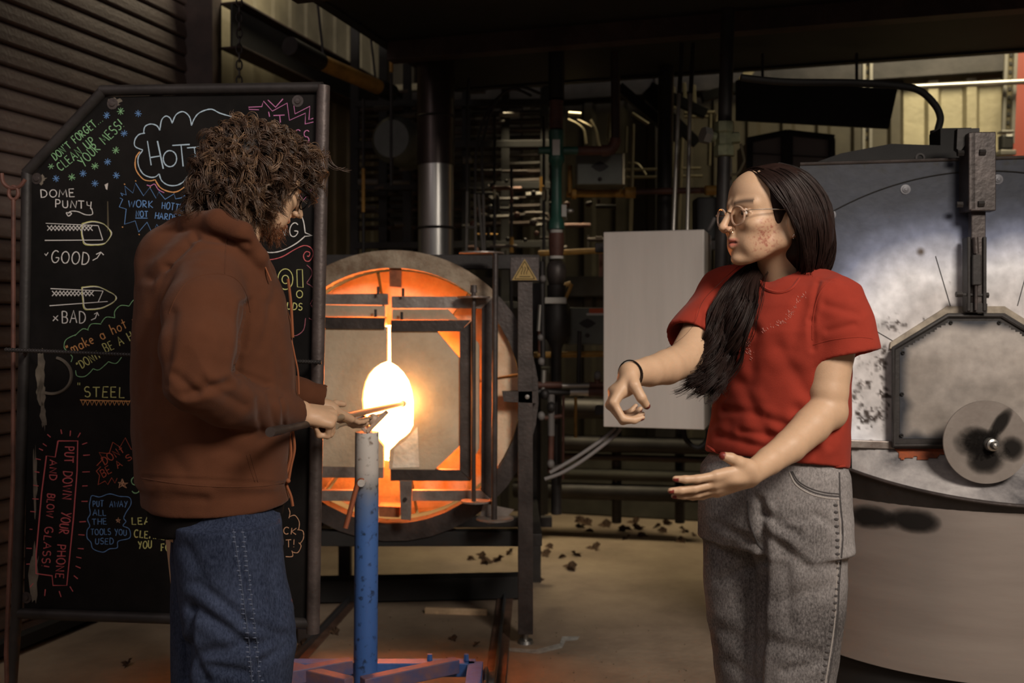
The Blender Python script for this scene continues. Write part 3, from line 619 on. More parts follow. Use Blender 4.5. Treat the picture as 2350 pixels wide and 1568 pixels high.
# panels with the broken round opening
LE = [(888, 750), (888, 830), (872, 836), (858, 846), (846, 860), (838, 878), (833, 898), (831, 918), (833, 942), (838, 958), (846, 975), (851, 990), (860, 1003), (870, 1012), (880, 1024), (880, 1074)]
RE = [(896, 750), (897, 832), (912, 841), (926, 855), (938, 874), (945, 895), (949, 920), (949, 950), (948, 976), (940, 992), (927, 1004), (914, 1013), (902, 1026), (894, 1033), (892, 1078)]
fr_poly('fibre_panel', [(700, 810), (745, 758), (750, 750)]+LE+[(738, 1070), (700, 1030)], M_cream, .04, YD+.01)
fr_poly('fibre_panel', RE+[(998, 1078), (1054, 1025), (1054, 822), (1000, 758), (992, 750)], M_cream, .04, YD+.01)
fr_poly('door_lining', [(900, 710), (1028, 710), (1050, 734), (900, 734)], M_cream, .04, YO+.01)
fr_poly('door_lining', [(700, 700), (884, 702), (884, 727), (690, 727)], M_cream, .04, YO+.01)
fr_poly('door_lining', [(1083, 770), (1100, 790), (1100, 1030), (1083, 1060)], M_cream, .04, YO+.01)
fr_poly('panel_patch', [(905, 1030), (930, 1012), (958, 980), (962, 1072), (900, 1074)], mat('patch', (.62, .53, .42), .9, 0, 0, 20, .3, 60, col2=(.82, .76, .66)), .002, YD+.008)
# door pins
for x_, y_ in ((862, 716), (922, 722), (868, 664), (925, 668)): MB().tube([P(x_, y_+12, YD+.01), P(x_, y_-6, YD+.01)], .0055, 8).build('pin', M_dark, gh)
# hinge rods, plates
MB().tube([P(1087, 672, 3.95), P(1087, 1158, 3.95)], .009, 10).build('hinge_rod', M_steelb, gh, True)
MB().tube([P(1137, 582, 3.92), P(1134, 1196, 3.92)], .012, 10).build('hinge_rod', M_steelb, gh, True)
def plate(c, rx, ry, nm='hinge_plate'):
    q = MB(); c = Vector(c); q.lathe([(0, .006), (rx, .006), (rx, 0), (0, 0)], c, (0, 0, 1), 20); 
    return q.build(nm, M_barlt, gh)
plate(P(1087, 684, 3.97), .065, .05); plate(P(1105, 583, 4.0), .09, .05); plate(P(1092, 1152, 3.97), .06, .05); plate(P(1136, 1192, 3.95), .075, .06)
MB().lathe([(0, .03), (.012, .03), (.014, 0), (0, 0)], P(1087, 672, 3.95), (0, 0, 1), 8).build('nut', M_steelb, gh)
# clips
fr_poly('top_clip', [(893, 578), (922, 577), (921, 660), (894, 658)], mat('hot_rust', (.30, .10, .04), .6, .2, .4, 14), .012, 4.07)
fr_poly('bottom_clip', [(917, 1104), (945, 1104), (943, 1195), (920, 1192)], M_barlt, .012, 3.94)
MB().lathe([(0, -.006), (.008, -.006), (.008, 0), (0, 0)], P(930, 1146, 3.935), (0, 1, 0), 8).build('bolt', M_steelb, gh)
fr_poly('bottom_shelf', [(868, 1162), (918, 1164), (916, 1188), (870, 1186)], MATS['hot_rust'], .10, 4.0)
# support frame
MB().bar(P(700, 602, 4.22), P(1238, 602, 4.22), .068, .06).build('frame_beam', M_dark, gh)
MB().bar(P(1205, 640, 4.03), P(1206, 1452, 4.03), .060, .060, up=(0, 1, 0)).build('frame_leg', M_steelb, gh)
MB().lathe([(.012, .05), (.012, .015), (.03, .012), (.034, 0), (0, 0)], Vector((PX(1206, 4.04), 4.04, 0)), (0, 0, 1), 16).build('levelling_foot', M_galv, gh, True)
MB().tube([Vector((PX(1206, 4.04), 4.04, .03)), P(1206, 1452, 4.04)], .010, 8).build('foot_stud', M_galv, gh)
lx = PX(700, 4.03); MB().bar((lx, 4.06, 1.57), (lx, 4.06, 0.0), .06, .06, up=(0, 1, 0)).build('frame_leg', M_steelb, gh)
for yb in (5.0,):
    for x_ in (PX(1206, 4.03)+.06, lx): MB().bar((x_, yb, .0), (x_, yb, 1.5), .06, .06, up=(0, 1, 0)).build('frame_leg', M_dark, gh)
MB().bar((lx, 4.10, PZ(1234, 4.1)), (PX(1192, 4.1), 4.10, PZ(1234, 4.1)), .060, .06).build('frame_beam', M_black, gh)
for x_ in (lx, PX(1230, 4.1)): MB().bar((x_, 4.1, PZ(1240, 4.1)), (x_, 5.0, PZ(1240, 4.1)), .05, .05).build('frame_beam', M_dark, gh)
MB().bar((lx, 5.0, .30), (.2, 5.0, .30), .05, .05).build('frame_beam', M_dark, gh)
fr_poly('ring_bracket', [(1152, 899), (1232, 898), (1232, 926), (1156, 922)], M_steelb, .05, 4.0)
MB().lathe([(0, -.006), (.009, -.005), (.009, 0), (0, 0)], P(1210, 911, 4.0), (0, 1, 0), 8).build('bolt', M_galv, gh)
fr_poly('frame_gusset', [(1110, 1156), (1180, 1170), (1150, 1200), (1120, 1204), (1100, 1190)], M_barlt, .008, 4.0)
# hot surface sign
sg = thing('hot_surface_sign', 'small dark plate with a yellow hot surface triangle on the furnace frame corner', 'sign')
MB().bar(P(1204, 590, 3.99), P(1204, 645, 3.99), .115, .006, up=(0, 1, 0)).build('plate', M_steelb, sg)
ys = 3.984
tri = [P(1204, 594, ys), P(1233, 643, ys), P(1175, 643, ys)]
MB().poly(tri, (0, .001, 0)).build('triangle', M_sign, sg)
tri2 = [P(1204, 600, ys-.001), P(1227, 640, ys-.001), P(1181, 640, ys-.001)]
q = MB()
for i in range(3): q.tube([tri2[i], tri2[(i+1) % 3]], .0012, 4)
for dx in (-6, 0, 6): q.tube([P(1204+dx+2*math.sin(t_*1.4), 612+t_*4.5, ys-.001) for t_ in range(5)], .0013, 5)
q.tube([P(1192, 635, ys-.001), P(1217, 635, ys-.001)], .0015, 5); q.build('heat_symbol', M_black, sg)
# hot gather light and blowpipe
pipeA = Vector((-.498, 2.05, 1.074)); pipeB = Vector((-.424, 3.88, .983)); pd = (pipeB-pipeA).normalized()
bp_ = thing('blowpipe', 'long steel blowpipe held by the person in brown, its tip in the furnace opening', 'pipe')
MB().tube([pipeA, pipeA+pd*.10], .0105, 14).build('mouth_end', M_handle, bp_, True)
MB().tube([pipeA+pd*.10, pipeA+pd*.48], .0085, 14).build('grip', M_handle, bp_, True)
MB().tube([pipeA+pd*.48, pipeB], .0095, 14).build('shaft', M_pipe, bp_, True)
MB().tube([pipeB-pd*.02, pipeB+pd*.015], .013, 14).build('head', M_pipe, bp_, True)
hg = MB().ball(pipeB+pd*.06+Vector((-.012, 0, 0)), .038, 3, (1, 1.1, .95)).build('glass_gather', M_tip, None, True); tag(hg, 'white hot gather of glass on the blowpipe tip in the furnace opening', 'glass')
# second thinner rod beside it
s2p = thing('punty_rod', 'thinner steel rod lying under the blowpipe in the forked rest', 'rod')
MB().tube([pipeA+pd*.60+Vector((.004, 0, -.022)), pipeA+pd*1.42+Vector((.0, 0, -.021))], .005, 10).build('shaft', M_pipe, s2p, True)
MB().lathe([(0, 0), (.008, 0), (.008, .02), (0, .02)], pipeA+pd*.60+Vector((.004, 0, -.022)), pd, 10).build('head', M_pipe, s2p)
# ================================================================ blue yoke stand on its trolley
def post_mat():
    m = bpy.data.materials.new('burnt_blue_paint'); m.use_nodes = True; nt = m.node_tree; b = nt.nodes['Principled BSDF']; L = nt.links.new; b.inputs['Roughness'].default_value = .45
    tc = nt.nodes.new('ShaderNodeTexCoord'); sx = nt.nodes.new('ShaderNodeSeparateXYZ'); L(tc.outputs['Object'], sx.inputs[0]); n = nt.nodes.new('ShaderNodeTexNoise'); n.inputs['Scale'].default_value = 9; n.inputs['Detail'].default_value = 8; L(tc.outputs['Object'], n.inputs['Vector'])
    a = nt.nodes.new('ShaderNodeMath'); a.operation = 'MULTIPLY_ADD'; L(n.outputs['Fac'], a.inputs[0]); a.inputs[1].default_value = .10; L(sx.outputs['Z'], a.inputs[2])
    mr = nt.nodes.new('ShaderNodeMapRange'); mr.inputs['From Min'].default_value = .30; mr.inputs['From Max'].default_value = 1.05; L(a.outputs[0], mr.inputs['Value'])
    r = nt.nodes.new('ShaderNodeValToRGB'); L(mr.outputs['Result'], r.inputs['Fac']); E = r.color_ramp.elements
    E[0].position = 0; E[0].color = (.045, .12, .36, 1); E[1].position = 1; E[1].color = (.60, .56, .52, 1)
    for p, c in ((.50, (.050, .125, .35, 1)), (.62, (.09, .15, .30, 1)), (.69, (.22, .22, .23, 1)), (.76, (.50, .46, .43, 1))): e = E.new(p); e.color = c
    n2 = nt.nodes.new('ShaderNodeTexNoise'); n2.inputs['Scale'].default_value = 45; n2.inputs['Detail'].default_value = 5; L(tc.outputs['Object'], n2.inputs['Vector'])
    r2 = nt.nodes.new('ShaderNodeValToRGB'); r2.color_ramp.elements[0].position = .30; r2.color_ramp.elements[1].position = .42; r2.color_ramp.elements[0].color = (.35, .28, .24, 1); L(n2.outputs['Fac'], r2.inputs['Fac'])
    mx = nt.nodes.new('ShaderNodeMix'); mx.data_type = 'RGBA'; mx.blend_type = 'MULTIPLY'; mx.inputs[0].default_value = 1; L(r.outputs['Color'], mx.inputs[6]); L(r2.outputs['Color'], mx.inputs[7]); L(mx.outputs[2], b.inputs['Base Color']); return m
M_post = post_mat()
ys_ = thing('pipe_rest_stand', 'blue painted pipe post with sooty white top and a forked rest', 'stand')
YS = 3.2; pc = lambda y: Vector((PX(838-(y-1000)*.006, YS), YS+.04, PZ(y, YS)))
MB().tube([pc(995), pc(1575), Vector((pc(1575).x, pc(1575).y, .13))], .0385, 32).build('post', M_post, ys_, True)
q = MB(); yk = YS
for sx in (-1, 1):
    a_ = P(841, 992, yk); b_ = P(812 if sx < 0 else 884, 956 if sx < 0 else 948, yk+.0); q.bar(a_+Vector((0, .03, 0)), b_+Vector((0, .03, 0)), .013, .065, up=(0, 1, 0))
q.build('fork', mat('hot_iron', (.42, .29, .22), .6, 0, .3, 20), ys_)
for x_ in (826, 856):
    MB().ball(P(x_, 964, yk+.01), .020, 3, (1, .7, 1)).build('roller_ball', mat('roller', (.45, .31, .23), .5, 0) if x_ == 826 else MATS['roller'], ys_, True)
MB().tube([P(x_, y_, yk-.02) for x_, y_ in cat([(834, 1105), (826, 1104), (818, 1120), (806, 1165), (793, 1212)], 5)], .0085, 10).build('clamp_handle', M_copper, ys_, True)
MB().lathe([(.012, 0), (.012, -.03), (0, -.03)], P(832, 1106, yk-.0), (0, 1, 0), 10).build('clamp_nut', M_white, ys_)
# trolley base
tr = thing('blue_trolley', 'blue steel trolley frame with wheels under the pipe rest', 'trolley')
zt = PZ(1545, YS); zt = .165
def tb(p, q2, w_=.05, nm='frame_bar', m=M_blue): return MB().bar(p, q2, w_, .045, bev=.003).build(nm, m, tr)
tb((-.86, 3.27, zt), (-.12, 3.27, zt)); tb((-.86, 3.04, zt), (-.12, 3.04, zt)); tb((-.86, 3.04, zt), (-.86, 3.27, zt)); tb((-.12, 3.04, zt), (-.12, 3.27, zt))
M_bluer = mat('worn_blue_red', (.05, .07, .18), .6, 0, 0, 9, .1, 50, col2=(.22, .10, .08))
for x0, x1 in ((-.80, -.50), (-.18, -.46)): tb((x0, 3.24, zt+.02), (x1, 3.06, zt+.02), .04, 'brace', M_bluer)
tb((-.80, 3.06, zt+.025), (-.52, 3.22, zt+.025), .04, 'brace', M_bluer)
for x_ in (-.78, -.74, -.27, -.15): MB().lathe([(0, .02), (.008, .02), (.01, 0), (0, 0)], (x_, 3.27, zt+.025), (0, 0, 1), 6).build('bolt', M_blue, tr)
for x_ in (-.86-.045, -.12+.045):
    for y_ in (3.09, 3.22): MB().lathe([(0, -.018), (.055, -.018), (.07, -.012), (.07, -.006), (.055, 0), (.055, .018), (0, .018)], (x_, y_, .115), (1, 0, 0), 24).build('wheel', M_steelb, tr, True)
# rails on the floor
for i, (x0, x1) in enumerate(((-.86-.045, -.735), (-.12+.045, -.03))):
    rl = thing('floor_rail', ['rusty angle iron rail on the floor left of the blue post', 'rusty angle iron rail on the floor right of the blue post'][i], 'rail', 'trolley rails on the floor')
    a_ = Vector((x0, 2.98, .006)); b_ = Vector((x1 if i else x1, 4.75, .006))
    MB().bar(a_, b_, .075, .006).build('base_strip', mat('rail_rust', (.13, .075, .055), .6, .3, .4, 10), rl) if i == 0 else MB().bar(a_, b_, .075, .006).build('base_strip', MATS['rail_rust'], rl)
    MB().bar(a_+Vector((0, 0, .017)), b_+Vector((0, 0, .017)), .012, .028).build('running_edge', M_galv if False else mat('rail_top', (.13, .14, .16), .35, .8), rl)
tag(MB().bar((-.98, 4.62, .06), (.04, 4.70, .06), .10, .10).build('floor_bar', M_black), 'dark square bar across the floor behind the rails', 'beam')  # black bar drawn as a dark strip across the floor
st = MB().bar((PX(975, 4.45), 4.45, .012), (PX(1118, 4.42), 4.42, .012), .022, .028, bev=.004).build('wood_stick', M_wood); tag(st, 'short pale strip of wood on the floor between the rails', 'wood')
# dry leaves
def leaf_mesh():
    q = MB(); pts = [(0, 0), (.012, .01), (.030, .008), (.024, .018), (.034, .028), (.018, .028), (.012, .044), (.004, .028), (-.012, .034), (-.010, .020), (-.022, .012), (-.008, .010)]
    vs = [q.bm.verts.new((x, y, .004+.008*math.sin(x*90)+.006*math.cos(y*80))) for x, y in pts]; c = q.bm.verts.new((.005, .018, .002))
    for i in range(len(vs)): q.bm.faces.new((vs[i], vs[(i+1) % len(vs)], c))
    return q
lm = None
def leaf(x, y, sc, label):
    global lm
    if lm is None: o = leaf_mesh().build('dry_leaf', M_leaf); lm = o.data
    else: o = bpy.data.objects.new('dry_leaf', lm); COL.objects.link(o)
    o.location = (x, y, 0.001); o.rotation_euler = (random.uniform(-.2, .2), random.uniform(-.2, .2), random.uniform(0, 6.28)); o.scale = (sc, sc, sc*1.5)
    tag(o, label, 'leaf', 'dry leaves on the floor')
def fl(px, py): Y = H*FPX/(py-HY); return PX(px, Y), Y
for px, py in ((1265, 1277), (1285, 1283), (1310, 1275), (1300, 1310), (1325, 1308), (1320, 1212), (1360, 1205), (1405, 1210), (1420, 1222), (1450, 1216), (1480, 1230), (1505, 1214), (1530, 1222), (1565, 1218), (1590, 1228), (1345, 1222), (1270, 1258), (1240, 1330), (1575, 1245), (1440, 1240), (1380, 1262), (1520, 1205), (1340, 1196), (1470, 1203), (1120, 1290), (1115, 1282), (1140, 1292), (1170, 1275), (1085, 1284)):
    leaf(*fl(px, py), random.uniform(.9, 2.1), 'dry brown leaf on the pale floor between the furnace frame and the back wall')
for px, py in ((700, 1470), (712, 1478), (706, 1488), (1050, 1470), (1095, 1486), (780, 1455), (690, 1482), (1070, 1545), (300, 1530)):
    leaf(*fl(px, py), random.uniform(.7, 1.3), 'dry curled leaf on the floor near the trolley rails')
# grit
q = MB()
for i in range(170):
    x_, y_ = random.uniform(-1.0, .7), random.uniform(3.3, 4.4); q.ball((x_, y_, .002), random.uniform(.001, .003), 1)
o = q.build('glass_grit', M_conduit); tag(o, 'tiny pale bits of broken glass scattered on the floor', 'debris', kind='stuff')
# chalk smears on the floor
q = MB(); q.poly([(*fl(x, y), .0012) for x, y in ((1165, 1488), (1230, 1492), (1285, 1478), (1290, 1462), (1330, 1462), (1325, 1470), (1298, 1472), (1290, 1488), (1235, 1502), (1170, 1496))], (0, 0, .0006))
tag(q.build('floor_paint_mark', mat('pale_mark', (.30, .29, .27), .9, 0, .3, 30)), 'faint pale paint mark on the floor right of the furnace foot', 'mark')
# ================================================================ exhaust duct behind the glory hole
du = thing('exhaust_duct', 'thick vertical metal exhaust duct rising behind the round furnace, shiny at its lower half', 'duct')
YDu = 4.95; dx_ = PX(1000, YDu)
MB().lathe([(.088, 1.598), (.088, PZ(372, YDu)), (.084, PZ(372, YDu))], (dx_, YDu, 0), (0, 0, 1), 48).build('lower_duct', M_galv, du, True)
MB().lathe([(.093, PZ(380, YDu)), (.093, 2.598)], (dx_, YDu, 0), (0, 0, 1), 48).build('upper_pipe', mat('duct_dark', (.055, .040, .036), .35, .6, .3, 4), du, True)  # duct turns from bright metal to dark at a sharp line
for y_ in (270, 524):
    MB().lathe([(.094, -.006), (.099, 0), (.094, .006)], (dx_, YDu, PZ(y_, YDu)), (0, 0, 1), 40).build('band', M_dark, du, True)
def pipe_thing(nm, label, parts, cat_='pipe', smooth=True):
    t = thing(nm, label, cat_)
    for (pn, m, pts, r) in parts:
        if isinstance(r, tuple): MB().tube(pts, list(r), 16).build(pn, m, t, smooth)
        else: MB().tube(pts, r, 14).build(pn, m, t, smooth)
    return t
V = lambda x, y, Y: P(x, y, Y)
# green mixer pipe
Yg = 4.7; g = thing('green_gas_mixer', 'green painted upright gas mixer tube with a white label', 'valve')
def col(nm, m, prof, px=1277, Y=Yg, par=g, n=24):
    k = Y/FPX; return MB().lathe([(r*k, PZ(y, Y)) for y, r in prof], (PX(px, Y), Y, 0), (0, 0, 1), n).build(nm, m, par, True)
col('upper_pipe', M_rustp, [(296, 15), (240, 15), (232, 17), (228, 0)]); col('upper_pipe', M_black, [(228, 18), (118, 18)])
col('mixer_body', M_green, [(300, 15), (300, 18), (318, 18), (322, 17), (356, 17), (362, 19), (372, 18), (376, 14), (392, 12), (440, 12), (500, 14), (508, 18), (526, 19), (527, 15)])
MB().tube([V(1236, 346, Yg), V(1262, 346, Yg)], .018, 12).build('side_port', M_green, g, True); MB().tube([V(1292, 346, Yg), V(1326, 346, Yg)], .020, 12).build('side_port', M_green, g, True)
MB().poly([V(x, y, Yg-.040) for x, y in ((1268, 320), (1285, 320), (1285, 356), (1268, 356))], (0, .003, 0)).build('label_plate', M_labw, g)
MB().poly([V(x, y, Yg-.030) for x, y in ((1289, 470), (1300, 470), (1300, 497), (1289, 497))], (0, .02, 0)).build('label_plate', M_labw, g)
MB().ball(V(1308, 484, Yg), .012, 2, (1.6, 1, 1)).build('side_valve', M_lcond, g, True)
col('lower_nut', M_labw, [(528, 14), (535, 14)]); col('lower_pipe', M_rustp, [(535, 17), (560, 18), (585, 16), (590, 15)]); col('seal_ring', M_labw, [(588, 16), (594, 16)])
col('ball_valve', M_steelb, [(598, 14), (605, 20), (618, 23), (635, 22), (650, 18), (655, 16)])
col('ball_valve', M_dark, [(655, 22), (684, 21), (690, 16)]); col('blower_neck', M_dark, [(690, 22), (702, 30), (770, 31), (785, 20), (800, 12), (1180, 12)])
MB().bar(V(1248, 690, Yg-.05), V(1300, 690, Yg-.05), .030, .03).build('clamp', M_lcond, g)
MB().tube([V(x, y, Yg-.03) for x, y in ((1296, 690), (1306, 668), (1312, 652))], .008, 8).build('lever', M_yel, g)
rp_ = pipe_thing('red_oxide_pipe', 'rusty red pipe elbow between the green mixer and the ceiling above the small grey box', [
    ('horizontal_run', M_rustp, [V(1324, 346, 4.72), V(1385, 346, 4.72)], .022), ('elbow', M_rustp, [V(x, y, 4.72) for x, y in cat([(1380, 346), (1400, 344), (1410, 332), (1413, 318)], 5)], .027), ('riser', M_brown, [V(1413, 322, 4.72), V(1412, 118, 4.72)], .022)])
def enclosure(x0, y0, x1, y1, Y, label, diamond=True):
    t = thing('burner_control_box', label, 'box'); c = (V(x0, y0, Y)+V(x1, y1, Y))/2
    w_, h_ = (x1-x0)*Y/FPX, (y1-y0)*Y/FPX
    MB().box(c+Vector((0, .08, 0)), (w_, .16, h_), bev=.006).build('cover', M_grey, t)
    MB().box(c+Vector((w_/2-.006, .07, 0)), (.016, .145, h_*1.02), bev=.003).build('side_lip', M_conduit, t)
    if diamond:
        cx, cy = (x0+x1)/2-.02*(x1-x0), y0+(y1-y0)*.42; r = (x1-x0)*.19
        MB().poly([V(cx+a*r, cy+b*r, Y-.001) for a, b in ((-1, 0), (-.5, -.35), (0, -.55), (.5, -.35), (1, 0), (.5, .4), (0, .6), (-.5, .4))], (0, .001, 0)).build('emblem_plate', M_dark, t)
        MB().ball(V(cx, cy+r*1.4, Y), .011, 2).build('knob', M_steelb, t, True)
    return t
e1 = enclosure(1324, 352, 1434, 424, 4.85, 'small grey control box behind the green mixer with a dark diamond emblem')
e2 = enclosure(1298, 706, 1402, 792, 4.75, 'small grey control box beside the large brushed steel box')
MB().poly([V(x, y, 4.748) for x, y in ((1352, 708), (1385, 708), (1385, 719), (1352, 719))], (0, .001, 0)).build('orange_sticker', M_labr, e2)
MB().poly([V(x, y, 4.748) for x, y in ((1346, 719), (1385, 719), (1385, 724), (1346, 724))], (0, .001, 0)).build('white_sticker', M_labw, e2)
pipe_thing('yellow_gas_pipe', 'horizontal yellow gas pipe under the small grey box, ending at the dark riser', [('run', M_yel, [V(1300, 444, 5.03), V(1432, 444, 5.03)], .020), ('run', M_rustp, [V(1430, 441, 5.03), V(1512, 439, 5.03)], .014), ('coupling', M_yel, [V(1434, 442, 4.95), V(1458, 442, 4.95)], .028), ('coupling', M_yel, [V(1312, 445, 4.95), V(1322, 445, 4.95)], .027), ('run', M_rustp, [V(1510, 439, 5.03), V(1620, 437, 5.03)], .016), ('coupling', M_yel, [V(1618, 437, 4.95), V(1645, 437, 4.95)], .024), ('drop', M_yel, [V(1308, 380, 4.95), V(1308, 444, 4.95)], .011)])
pipe_thing('yellow_gas_pipe', 'lower horizontal yellow gas pipe beneath the second grey box', [('run', M_yel, [V(1225, 815, 4.72), V(1400, 812, 4.72)], .015), ('run', M_rustp, [V(1240, 830, 4.72), V(1240, 700, 4.72)], .014)])
pipe_thing('yellow_gas_pipe', 'upper horizontal yellow gas pipe just behind the furnace frame top', [('run', M_yel, [V(1235, 582, 5.12), V(1387, 575, 5.12)], .015), ('run', M_yel, [V(1290, 657, 5.1), V(1310, 650, 5.1)], .012), ('run', M_rustp, [V(1385, 575, 5.12), V(1530, 572, 5.12)], .013)])
# small upright yellow bits
for px, y0, y1, r, lb in ((834, 387, 487, .009, 'thin yellow upright pipe left of the exhaust duct'), (898, 123, 166, .010, 'short yellow tube high left of the exhaust duct'), (1174, 545, 580, .011, 'short yellow tube behind the top of the furnace frame'), (1135, 428, 456, .009, 'short pale tube in the dark pipework right of the duct'), (1248, 428, 458, .009, 'short pale tube left of the green mixer')):
    pipe_thing('upright_tube', lb, [('tube', M_yel if 'yellow' in lb else M_conduit, [V(px, y0, 5.3), V(px, y1, 5.3)], r), ('fitting', M_dark, [V(px, y0-3, 5.3), V(px, y0-160, 5.3)], .008), ('fitting', M_dark, [V(px, y1+2, 5.3), V(px, y1+260, 5.3)], .009)])
# silver rods, bronze valve and dark riser
for px0, px1, lb in ((1559, 1545, 'left of two tall silver rods above the brushed steel box'), (1585, 1577, 'right of two tall silver rods above the brushed steel box')):
    pipe_thing('silver_rod', lb, [('rod', M_lcond, [V(px0-1, 215, 4.3), V(px1, 538, 4.2)], .0085), ('upper_rod', M_dark, [V(px0, 216, 4.3), V(px0+6, 100, 4.35)], .0095)])
rv = thing('gas_riser', 'tall dark gas riser pipe with a greenish bronze union above the person in red', 'pipe')
Yr = 4.0
MB().tube([V(1671, 20, Yr), V(1663, 290, Yr)], .028, 16).build('upper_pipe', M_dark, rv, True); MB().tube([V(1662, 350, Yr), V(1655, 620, Yr)], .027, 16).build('lower_pipe', M_dark, rv, True)
c0 = V(1662, 320, Yr)
MB().lathe([(.030, .072), (.040, .068), (.040, .03), (.034, .02), (.034, -.02), (.038, -.028), (.042, -.03), (.042, -.068), (.03, -.072)], c0, (0, 0, 1), 8).build('bronze_union', M_bronze, rv)
MB().tube([V(1640, 316, Yr-.01), V(1620, 310, Yr-.02)], .022, 12).build('union_branch', M_bronze, rv, True); MB().tube([V(1628, 313, Yr-.02), V(1612, 309, Yr-.03)], .034, 6).build('hex_nut', M_lcond, rv); MB().tube([V(1676, 318, Yr), V(1696, 316, Yr)], .024, 8).build('union_branch', M_bronze, rv)
MB().tube([V(1700, 330, Yr+.2)]+[V(x, y, Yr+.2) for x, y in cat([(1708, 370), (1690, 400), (1660, 395)], 5)], .006, 8).build('thin_line', M_conduit, rv, True)
pipe_thing('wide_column', 'wide dark upright column right of the small grey box', [('column', M_dark, [V(1530, 70, 5.1), V(1524, 560, 5.1)], .040)])
# pale conduits on the back wall
tbl = [((1453, 285, 1447, 560), .009), ((1438, 290, 1436, 350), .007), ((1402, 262, 1396, 325), .012), ((1546, 300, 1530, 530), .012), ((1565, 310, 1556, 530), .012), ((1630, 262, 1627, 380), .010), ((1645, 262, 1640, 300), .008), ((1436, 390, 1510, 389), .008), ((1436, 407, 1510, 406), .007), ((1540, 388, 1608, 386), .007), ((1540, 405, 1612, 404), .007), ((1570, 260, 1640, 258), .010), ((1570, 268, 1625, 268), .008), ((1450, 260, 1488, 285), .009), ((1490, 258, 1512, 275), .007), ((1305, 261, 1333, 263), .012)]
cg = thing('conduit_bundle', 'pale metal conduits running between the dark column and the bronze union', 'conduit')
for (a, b, c, d), r in tbl: MB().tube([V(a, b, 5.6), V(c, d, 5.6)], r*1.1, 10).build('conduit', M_conduit, cg, True)
for pts in ([(1303, 274), (1325, 285), (1340, 300), (1345, 330)], [(1325, 275), (1345, 285), (1358, 292)], [(1355, 275), (1368, 300), (1374, 330), (1380, 345)], [(1442, 375), (1462, 376), (1476, 392), (1482, 402)]):
    MB().tube([V(x, y, 5.6) for x, y in cat(pts, 5)], .008, 8).build('bent_conduit', M_conduit, cg, True)
for px, py in ((1545, 225), (1570, 215), (1592, 220)): MB().bar(V(px, py-25, 5.7), V(px+2, py+25, 5.7), .02, .02).build('strut', M_conduit, cg)
for (a, b, c, d) in ((1480, 210, 1600, 330), (1490, 200, 1620, 262), (1420, 200, 1560, 320), (1610, 225, 1690, 200)):
    MB().bar(V(a, b, 5.3), V(c, d, 5.3), .05, .05).build('brace', M_black, cg)
MB().bar(V(1700, 190, 5.95), V(1722, 160, 5.95), .07, .05).build('clip', M_conduit, cg)
# dark lattice of pipework behind: shelving rack, with small fittings
rk = thing('pipe_rack', 'dark rack of stacked steel stock behind the exhaust duct', 'rack')
M_rk = [mat('stock_a', (.075, .058, .052), .5, .3, .3, 9), mat('stock_b', (.06, .054, .05), .45, .5, .3, 9), mat('stock_c', (.045, .028, .022), .6, .2, .3, 9), mat('stock_d', (.13, .12, .11), .45, .5, .2, 9)]
rr = random.Random(5)
for i in range(15):
    y = 238+i*19.5
    MB().tube([V(810, y+14, 6.25), V(1260, y, 6.05)], rr.uniform(.010, .020), 8).build('stock_pipe', M_rk[(i*7) % 3], rk, True)
for i in range(24):
    y = 150+rr.random()*380; x = 815+rr.random()*130 if i % 2 else 1060+rr.random()*190; L = rr.uniform(12, 46)
    MB().tube([V(x, y, 5.75), V(x+L, y-rr.random()*3, 5.75)], rr.uniform(.008, .022), 8).build('stock_end', M_rk[rr.choice((0, 1, 1, 3))], rk, True)
for px in (815, 880, 935, 1070, 1160, 1250): MB().bar(V(px, 60, 6.0), V(px-2, 1180, 6.0), .05, .05, up=(0, 1, 0)).build('upright', M_black, rk)
for py in (235, 330, 425, 560, 700, 850): MB().bar(V(815, py+4, 5.98), V(1262, py, 5.9), .03, .04).build('shelf', M_black, rk)
dr = MB().lathe([(0, -.16), (.10, -.16), (.13, -.12), (.13, .12), (.10, .16), (0, .16)], V(925, 330, 5.45), (.3, 1, 0), 24).build('round_canister', mat('canister', (.075, .08, .07), .5, .2, .3, 4), None, True); tag(dr, 'dull green grey round canister behind the left edge of the exhaust duct', 'canister')
for i, (x, y0, y1) in enumerate(((1072, 465, 580), (1090, 470, 580), (1101, 468, 582), (1112, 466, 580))):
    pass
tb_ = thing('tube_cluster', 'cluster of thin upright steel tubes standing behind the furnace beam', 'tubes')
for x0, y0, x1, y1 in ((1072, 440, 1070, 583), (1090, 446, 1092, 583), (1098, 446, 1108, 583), (1109, 446, 1112, 583)): MB().tube([V(x0, y0, 5.0), V(x1, y1, 5.0)], .0075, 8).build('tube', M_rk[3], tb_, True)
MB().tube([V(1068, 522, 5.0), V(1095, 522, 5.0)], .008, 8).build('cross_tube', M_rk[3], tb_, True)
for pts in ([(1072, 440), (1072, 250), (1076, 180)], [(1090, 446), (1096, 320), (1130, 240), (1175, 205), (1220, 220)], [(1109, 446), (1108, 330), (1140, 230), (1190, 200), (1240, 215)]):
    MB().tube([V(x, y, 5.0) for x, y in cat(pts, 6)], .0075, 8).build('dark_hose', M_dark, tb_, True)
